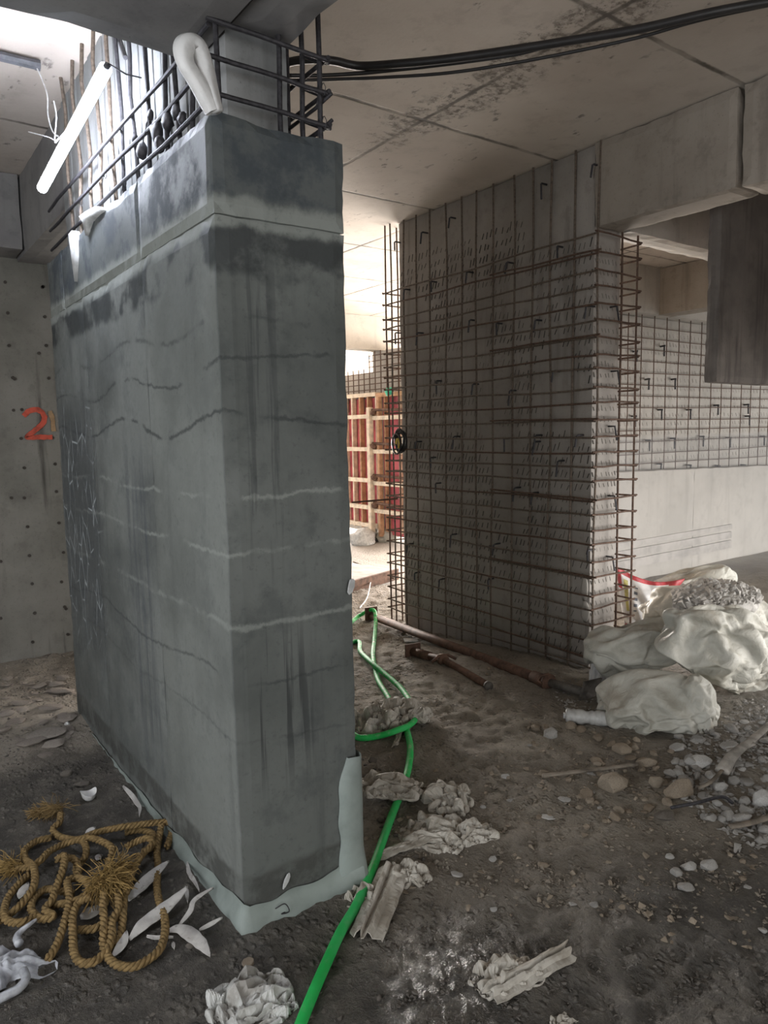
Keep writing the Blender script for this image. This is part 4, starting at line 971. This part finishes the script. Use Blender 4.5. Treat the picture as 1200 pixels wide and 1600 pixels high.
papers = [
 ((556, 1098, 614, 1152), .10, 'paper', 'crumpled_paper', 'crumpled dusty paper against the pillar inside the green hose loop', 'paper', 4, 0, .2),
 ((604, 1094, 646, 1150), .11, 'paper', 'crumpled_paper', 'upright crumpled paper touching the hose bend, right of the loop', 'paper', 5, .02, .9),
 ((552, 1206, 655, 1258), .06, 'paper', 'crumpled_paper', 'wide torn paper lying over the green hose by the pillar', 'paper', 6, .03, -.15),
 ((672, 1208, 730, 1277), .07, 'paper', 'crumpled_paper', 'tall crumpled paper standing right of the hose, topmost of its cluster', 'paper', 5, 0, 1.9),
 ((638, 1260, 724, 1327), .06, 'paper', 'crumpled_paper', 'broad crumpled paper between hose and fibrous bag end', 'paper', 4, 0, -.5),
 ((698, 1275, 770, 1320), .06, 'paper', 'crumpled_paper', 'small crumpled bag end with frayed tip, rightmost of the paper cluster', 'paper', 6, 0, .3),
 ((610, 1340, 664, 1390), .055, 'paper', 'crumpled_paper', 'brown grey lump of bag paper above the ridged strip', 'paper', 5, 0, .4),
 ((330, 1508, 448, 1608), .07, 'paper_w', 'crumpled_bag', 'crumpled dirty white bag at the bottom left of centre', 'bag', 4, 0, .5),
 ((858, 1578, 904, 1614), .03, 'paper', 'paper_scrap', 'small paper scrap cut by the bottom edge of the picture', 'paper', 4, 0, .1),
 ((552, 1362, 592, 1425), .05, 'paper', 'crumpled_paper', 'rag of shredded paper between hose and ridged strip', 'paper', 6, 0, 1.0),
 ((733, 1495, 840, 1545), .05, 'paper', 'crumpled_paper', 'crumpled paper tucked along the lone ridged strip', 'paper', 6, 0, .45),
]
for (x0, y0, x1, y1), hg, m, nm, lb, ct, k, dz, ro in papers:
    cx, cy = (x0+x1)/2, (y0+y1)/2; a, b = gp(cx, y1-4), gp(cx, y0+(y1-y0)*.40); c = (a+b)/2; s_ = pxm(c)
    wd = (x1-x0)*s_*1.05; dp = (a-b).length*1.15; cs, sn = abs(math.cos(ro)), abs(math.sin(ro))
    lx, ly = (wd*cs+dp*sn, dp*cs+wd*sn)
    o = place(k, (c.x, c.y, h(c.x, c.y)+dz-.004), (lx, ly, hg), -yw+ro, m, nm, lb, ct, settle=dz == 0, sub=False)
    for p_ in o.data.polygons: p_.use_smooth = False
# printed sack with red border behind the pier corner
def printed():
    o0 = gp(1010, 992); dirx = Vector((R0.x, R0.y, 0)); nrm = Vector((F.x, F.y, 0)).normalized(); V, Fc, mi = [], [], []; nu, nv = 60, 36
    base = Vector((o0.x, o0.y, 0))+nrm*.35; s = pxm(base+Vector((0, 0, .2)))
    for j in range(nv+1):
        for i in range(nu+1):
            u, v = i/nu, j/nv
            # corners in px: top-left (962,884) top-right(1070,905) bottom(975,985),(1020,975)
            tx, ty = 962+u*108, 884+u*20+14*math.sin(u*PI)*1; bx, by = 978+u*45, 992-u*20
            x, y = bx+(tx-bx)*v, by+(ty-by)*v
            bul = .10*math.sin(u*PI)*math.sin(v*PI)+.02*noise.noise((u*5, v*5, 2))+.012*tri(u*7+v*4)
            p = hit_plane(x, y, base-nrm*bul, nrm); p.z = max(p.z, h(p.x, p.y)+.004); V.append(p)
    n = nu+1
    for j in range(nv):
        for i in range(nu):
            Fc.append((j*n+i, j*n+i+1, (j+1)*n+i+1, (j+1)*n+i)); u, v = (i+.5)/nu, (j+.5)/nv
            m = 0
            if v > .93 or (u > .80 and v < .97) or v < .12 or (u < .06 and v > .7): m = 1
            elif .10 < u < .17 and .35 < v < .85: m = 3
            elif .26 < u < .33 and .35 < v < .8 and (j//2) % 2 == 0: m = 2
            elif .62 < u < .74 and .45 < v < .72 and (i//2+j//3) % 2 == 0: m = 1
            mi.append(m)
    o = link('printed_sack', V, Fc, None, smooth=True, mats=[M['sack_white'], M['sack_red'], M['blue_print'], M['yellow_print']], mi=mi); thicken(o, .006)
    tag(o, 'white sack with red borders propped behind the pier corner', 'sack')
def hit_plane(x, y, p0, n):
    r = ray(x, y); t = (p0-CAM).dot(n)/r.dot(n); return CAM+r*t
printed()

# ------------------------------------------------------------------ stones
protos = []
for k in range(14):
    rr = random.Random(100+k); pts = []; sy_ = rr.uniform(.65, .9)
    for _ in range(rr.randint(22, 34)):
        v = Vector((rr.gauss(0, 1), rr.gauss(0, 1), rr.gauss(0, 1))).normalized()*rr.uniform(.78, 1); pts.append(Vector((v.x, v.y*sy_, v.z*.85)))
    V, Fc = hull(pts); me = bpy.data.meshes.new('stone'); me.from_pydata([tuple(v) for v in V], [], Fc)
    bm = bmesh.new(); bm.from_mesh(me); bmesh.ops.bevel(bm, geom=list(bm.edges), offset=.05, segments=1, affect='EDGES'); bm.to_mesh(me); bm.free(); protos.append(me)
pm = {}
def stone(name, p, r, mat, label, cat, group=None, flat=.8, rng=random, sx=1, sink=.25, rz=None):
    k = rng.randrange(len(protos)); key = (k, mat)
    if key not in pm: me = protos[k].copy(); me.materials.clear(); me.materials.append(M[mat]); me.name = 'stone_'+mat; pm[key] = me
    o = bpy.data.objects.new(name, pm[key]); COL.objects.link(o)
    o.scale = (r*sx, r, r*flat); o.rotation_euler = (rng.uniform(-.25, .25), rng.uniform(-.25, .25), rng.uniform(0, 6.28) if rz is None else rz)
    o.location = (p[0], p[1], h(p[0], p[1])+r*flat*(.7-sink)+(p[2] if len(p) > 2 and False else 0)); return tag(o, label, cat, group)
def pstone(x0, y0, x1, y1, mat, label, flat=.85, name='rubble_stone', sx=1.0, cat='stone'):
    c = gp((x0+x1)/2, y1-(y1-y0)*.25); r = (x1-x0)/2*pxm(c)
    return stone(name, c, r, mat, label, cat, None, flat, rs, sx, .15, -yw)
big = [
 ((929, 1202, 985, 1248), 'rock_brown', 'large brown mottled boulder on the dirt, below the stick', .8),
 ((845, 1133, 876, 1160), 'rock_grey', 'pale square stone left of the bottle front', .8),
 ((881, 1124, 903, 1144), 'rock_brown', 'small tan stone just below the bottle neck', .8),
 ((898, 1132, 917, 1148), 'rock_brown', 'rounded tan stone right under the bottle', .8),
 ((953, 1160, 990, 1183), 'rock_brown', 'smooth brown stone in front of the lowest sack', .65),
 ((989, 1178, 1028, 1204), 'rock_brown', 'brown wedge stone at the right tip of the stick', .6),
 ((1008, 1205, 1042, 1236), 'rock_brown', 'pale pointed stone left of the twin boulders', .8),
 ((1032, 1216, 1092, 1256), 'rock_brown', 'broad tan boulder at the edge of the grey rubble', .75),
 ((1072, 1183, 1115, 1200), 'rock_white', 'white lumpy mortar piece at the top of the grey rubble', .5),
 ((870, 1238, 896, 1256), 'rock_grey', 'pale flat square chip left of the large boulder', .35),
 ((1018, 1258, 1060, 1290), 'rock_dark', 'dull grey brown stone under the thin rod', .6),
 ((1170, 1222, 1212, 1270), 'rock_white', 'brightest white lump at the right edge', .9),
 ((1133, 1264, 1180, 1292), 'rock_grey', 'long grey block below the white lump', .5),
 ((1060, 1340, 1090, 1364), 'rock_grey', 'left of two pale stones side by side at lower right', .7),
 ((1090, 1340, 1124, 1364), 'rock_grey', 'right of two pale stones side by side at lower right', .7),
 ((1045, 1350, 1068, 1374), 'rock_grey', 'pale cube-like stone left of the side by side pair', .8),
 ((1054, 1368, 1088, 1398), 'rock_grey', 'flat pale angular stone under the side by side pair', .5),
 ((1037, 1330, 1056, 1346), 'rock_grey', 'small rounded pale stone above the cube-like one', .7),
 ((885, 1402, 905, 1420), 'rock_grey', 'small pale wedge stone in the middle foreground dirt', .5),
 ((916, 1407, 938, 1421), 'rock_grey', 'small pale block right of the wedge stone', .5),
 ((748, 1412, 765, 1430), 'rock_grey', 'left pale chip above the wet glossy patch', .5),
 ((763, 1415, 780, 1426), 'rock_grey', 'right flat chip above the wet glossy patch', .5),
 ((835, 1342, 862, 1358), 'rock_brown', 'flat brown stone in the open dirt above the chips', .4),
 ((702, 1360, 728, 1372), 'rock_grey', 'flat pale stone right of the grey paper lump', .4),
 ((375, 1492, 400, 1514), 'rock_brown', 'tan round stone above the crumpled white bag', .7),
 ((1183, 1275, 1210, 1312), 'rock_grey', 'grey block at the right edge under the white lump', .8),
 ((1183, 1445, 1200, 1460), 'rock_grey', 'single rounded stone near the lower right corner', .7),
 ((1160, 1380, 1176, 1392), 'rock_grey', 'single small stone at the right, below the pile', .7),
 ((790, 1243, 806, 1256), 'rock_grey', 'small pale stone on the dirt right of the tall paper', .5),
 ((780, 1206, 798, 1218), 'rock_white', 'small white chip above the stick left end', .5),
 ((840, 1270, 872, 1280), 'rock_white', 'thin pale shard with a curved edge on the open dirt', .15),
]
for b, m, lb, fl in big: pstone(*b, m, lb, fl)
def scatter(poly, n, rng):
    out = []; xs = [p[0] for p in poly]; ys = [p[1] for p in poly]
    while len(out) < n:
        x, y = rng.uniform(min(xs), max(xs)), rng.uniform(min(ys), max(ys)); ins = False
        for i in range(len(poly)):
            (x1, y1), (x2, y2) = poly[i], poly[i-1]
            if (y1 > y) != (y2 > y) and x < (x2-x1)*(y-y1)/(y2-y1)+x1: ins = not ins
        if ins: out.append((x, y))
    return out
zones = [
 ([(1060, 1150), (1200, 1110), (1260, 1250), (1200, 1330), (1120, 1300), (1040, 1220)], 112, (9, 20), 'rock_grey', 'small grey broken concrete piece in the rubble at the right edge', 'grey rubble at the right edge'),
 ([(820, 1130), (960, 1150), (1060, 1170), (1080, 1250), (980, 1300), (840, 1240)], 58, (7, 16), 'rock_brown', 'small brown stone on the dirt in front of the sacks', 'brown stones in front of the sacks'),
 ([(560, 1160), (600, 1160), (660, 1240), (680, 1400), (570, 1400)], 26, (5, 11), 'rock_dark', 'small dark stone along the hose by the pillar', 'dark stones along the hose'),
 ([(660, 1120), (1000, 1250), (1180, 1330), (1180, 1500), (700, 1420)], 46, (5, 10), 'rock_brown', 'small stone half sunk in the open dirt floor', 'stones in the open dirt'),
 ([(590, 960), (650, 1000), (860, 1080), (840, 1120), (680, 1080)], 14, (4, 7), 'rock_brown', 'small stone on the dirt beside the steel props', 'stones beside the props'),
 ([(280, 1480), (560, 1450), (620, 1560), (420, 1600)], 12, (5, 10), 'rock_dark', 'dark damp stone in the bottom foreground', 'dark stones in the foreground'),
]
for poly, n, (a, b), m, lb, gr in zones:
    for x, y in scatter(poly, n, rs):
        c = gp(x, y); r = rs.uniform(a, b)*(rs.random()*.6+.4)*pxm(c); stone('rubble_stone', c, r, m if rs.random() > .12 else 'rock_grey', lb, 'stone', gr, rs.uniform(.5, .9), rs)
# gravel too small to count
def gravel(name, polys, label, mat, sz, seed):
    rg = random.Random(seed); V, Fc = [], []; base = [hull([Vector((rg.gauss(0, 1), rg.gauss(0, 1), rg.gauss(0, 1))).normalized() for _ in range(8)]) for _ in range(8)]
    for poly, n in polys:
        for x, y in scatter(poly, n, rg):
            c = gp(x, y); r = rg.uniform(*sz)*(.5+rg.random()**2); bv, bf = base[rg.randrange(8)]; a = rg.uniform(0, 6.28); k = len(V); fl = rg.uniform(.4, .9)
            for v in bv: V.append(Vector((c.x+r*(v.x*math.cos(a)-v.y*math.sin(a)), c.y+r*(v.x*math.sin(a)+v.y*math.cos(a)), c.z+r*fl*(v.z+.3))))
            Fc += [tuple(i+k for i in f) for f in bf]
    o = link(name, V, Fc, M[mat]); tag(o, label, 'gravel', kind='stuff')
gravel('gravel', [([(560, 950), (640, 970), (930, 1090), (1000, 1160), (1190, 1300), (1200, 1450), (900, 1420), (700, 1400), (600, 1300)], 9000), ([(560, 1150), (620, 1150), (700, 1350), (570, 1400)], 700)], 'fine brown grit scattered over the dirt floor', 'grit', (.004, .009), 1)
gravel('gravel', [([(1080, 1140), (1200, 1100), (1300, 1300), (1180, 1330), (1060, 1250)], 2600), ([(850, 1060), (940, 1060), (960, 1110), (880, 1110)], 500), ([(1110, 1100), (1220, 1090), (1250, 1180), (1120, 1170)], 1500)], 'pale grey gravel strewn in the right hand rubble', 'rock_grey', (.005, .013), 2)
gravel('gravel', [([(0, 1050), (115, 1040), (125, 1140), (60, 1200), (0, 1200)], 700), ([(0, 1200), (250, 1250), (350, 1500), (600, 1480), (560, 1600), (0, 1600)], 900), ([(600, 1400), (900, 1450), (1200, 1500), (1200, 1600), (600, 1600)], 3500)], 'dark damp grit on the foreground floor', 'rock_dark', (.003, .009), 3)
gravel('gravel', [(zones[0][0], 420), ([(1040, 1160), (1200, 1120), (1300, 1300), (1150, 1330)], 260)], 'walnut sized grey rubble bits packed between the larger pieces at right', 'rock_grey', (.010, .022), 4)
gravel('gravel', [(zones[1][0], 260), (zones[3][0], 260), (zones[2][0], 90)], 'small brown stone bits strewn between the larger stones', 'rock_brown', (.007, .015), 5)
# rubble heaped on the open sacks
def heap(name, cpx, cpy, dep, lift, rx, ry, rz_, n, label, seed, mat='rock_grey'):
    rg = random.Random(seed); q = gp(cpx, cpy); c = Vector((q.x, q.y, 0))+Vector((F.x, F.y, 0)).normalized()*dep; c.z = h(c.x, c.y)+lift
    V, Fc = [], []; base = [hull([Vector((rg.gauss(0, 1), rg.gauss(0, 1), rg.gauss(0, 1))).normalized() for _ in range(9)]) for _ in range(6)]
    bl = blob((0, 0, 0), 1, seed, rx, ry, rz_, 3, .15)
    k = 0
    for v in bl[0]: V.append(c+Matrix.Rotation(rz0, 3, 'Z') @ v)
    Fc += bl[1]
    for _ in range(n):
        a, t = rg.uniform(0, 2*PI), rg.random()**.5; x, y = math.cos(a)*t, math.sin(a)*t; z = math.sqrt(max(0, 1-t*t)); p = c+Matrix.Rotation(rz0, 3, 'Z') @ Vector((x*rx, y*ry, z*rz_)); r = rg.uniform(.007, .022)*(1.0+rg.random()**4)
        bv, bf = base[rg.randrange(6)]; k = len(V)
        for v in bv: V.append(p+v*r)
        Fc += [tuple(i+k for i in f) for f in bf]
    o = link(name, V, Fc, M[mat]); tag(o, label, 'rubble', kind='stuff')
heap('rubble_heap', 1180, 1045, .55, .36, .30, .20, .12, 1500, 'grey rubble heaped in the mouth of the open sack', 1)
heap('rubble_heap', 1120, 1075, .34, .36, .13, .10, .09, 380, 'small grey rubble pocket beside the bunched sack peak', 2)
heap('rubble_heap', 965, 1040, .12, .06, .12, .10, .09, 260, 'broken pieces piled between the cage corner and the sacks', 3)

# flat chips on the left floor
for i, (x, y, w, d, rz_, lb) in enumerate([
    (95, 1082, 46, .13, .1, 'largest tan slab chip at the back by the pillar edge'), (88, 1072, 26, .08, .3, 'thin chip on top of the tan slab'),
    (33, 1102, 34, .09, -.2, 'grey flat chip at the middle left'), (78, 1108, 44, .10, .15, 'long dark flat chip in the middle of the left floor'),
    (60, 1075, 26, .07, .5, 'small chip behind the long dark one'), (10, 1118, 26, .07, 0, 'chip at the left picture edge, uppermost'),
    (25, 1131, 34, .07, .1, 'narrow dark chip at the left edge'), (5, 1143, 24, .06, 0, 'lowest dark chip at the left picture edge'),
    (72, 1150, 74, .20, .2, 'widest pale slab of the left floor debris'), (85, 1165, 40, .10, .4, 'slab piece lapping the front of the widest slab'),
    (50, 1160, 50, .12, -.1, 'slab piece at the front left of the widest slab'), (105, 1125, 36, .07, 0, 'thin pale chip touching the pillar'),
    (105, 1212, 22, .06, .6, 'dark chip in the damp ground by the pillar'), (130, 1228, 28, .07, .2, 'dark flat chip above the white cup')]):
    c = gp(x, y); r = w/2*pxm(c)*1.1
    o = stone('flat_chip', c, r, 'slate' if i < 12 else 'rock_dark', lb, 'stone', None, .22, rs, 1.0, .0, -yw+rz_)
    o.scale = (r, min(r, d), .018+.006*rs.random()); o.rotation_euler = (rs.uniform(-.12, .12), rs.uniform(-.12, .12), -yw+rz_); o.location.z = h(c.x, c.y)+.012
for x, y in scatter([(0, 1060), (115, 1060), (125, 1150), (60, 1190), (0, 1180)], 40, rs):
    c = gp(x, y); r = rs.uniform(5, 14)*pxm(c); o = stone('flat_chip', c, r, 'slate', 'small flat chip scattered on the floor by the left wall', 'stone', 'small chips by the left wall', .25, rs, 1, 0); o.scale.z = .009; o.location.z = h(c.x, c.y)+.006
c = gp(105, 1133); o = stone('white_chip', c, .018, 'rock_white', 'tiny bright white chip beside the pillar on the left floor', 'stone', None, .9, rs)

# sticks and rods
def stick(name, pts, r, label, mat, flat=1.0, rf=None, cat='stick', n=8):
    o = link(name, *tube(spline([gp(*p) for p in pts], 6), r, n, rfun=rf, flat=flat), M[mat], smooth=True); tag(o, label, cat); return o
stick('wood_stick', [(848, 1212, .02), (900, 1206, .025), (950, 1200, .02), (996, 1194, .03)], .012, 'thin grey brown stick lying left of the brown wedge stone', 'old_wood', .6)
stick('thin_rod', [(1048, 1262, .05), (1090, 1254, .06), (1128, 1245, .05), (1145, 1255, .02)], .007, 'thin dark rod resting on stones at the rubble edge', 'rebar_dark')
stick('wood_stick', [(1128, 1206, .04), (1145, 1180, .07), (1172, 1158, .08), (1215, 1122, .07)], .02, 'long pale wooden lath crossing the rubble at the right', 'old_wood_p', .5, lambda s: .034-.018*s)
stick('wood_stick', [(1135, 1172, .06), (1155, 1170, .07), (1178, 1162, .08)], .014, 'short forked wood piece across the pale lath', 'old_wood_p', .6)
stick('wood_stick', [(1140, 1292, .02), (1175, 1285, .03), (1215, 1272, .03)], .016, 'brown wood strip under the white lump at right edge', 'old_wood', .5)
stick('wood_stick', [(1090, 1232, .03), (1110, 1222, .05), (1128, 1204, .05)], .010, 'small curved grey splinter at the tip of the pale lath', 'old_wood', .6)
stick('thin_rod', [(650, 1233, .01), (668, 1231, .01), (680, 1233, .01)], .005, 'short twig left of the tall crumpled paper', 'old_wood')

# ------------------------------------------------------------------ drifting dust in the right hand bay
gm = bpy.data.materials.new('dust_haze'); gm.use_nodes = True; nt_ = gm.node_tree; nt_.nodes.clear()
vo = nt_.nodes.new('ShaderNodeVolumeScatter'); vo.inputs['Color'].default_value = (.95, .97, 1, 1); vo.inputs['Density'].default_value = .11
ou = nt_.nodes.new('ShaderNodeOutputMaterial'); nt_.links.new(vo.outputs[0], ou.inputs['Volume'])
o = link('dust_haze', *box(4.5, 12, 3.5, 4.6, .05, 1.5), gm); tag(o, 'thin pale dust haze hanging in the right hand bay before the far wall', 'haze', kind='stuff')
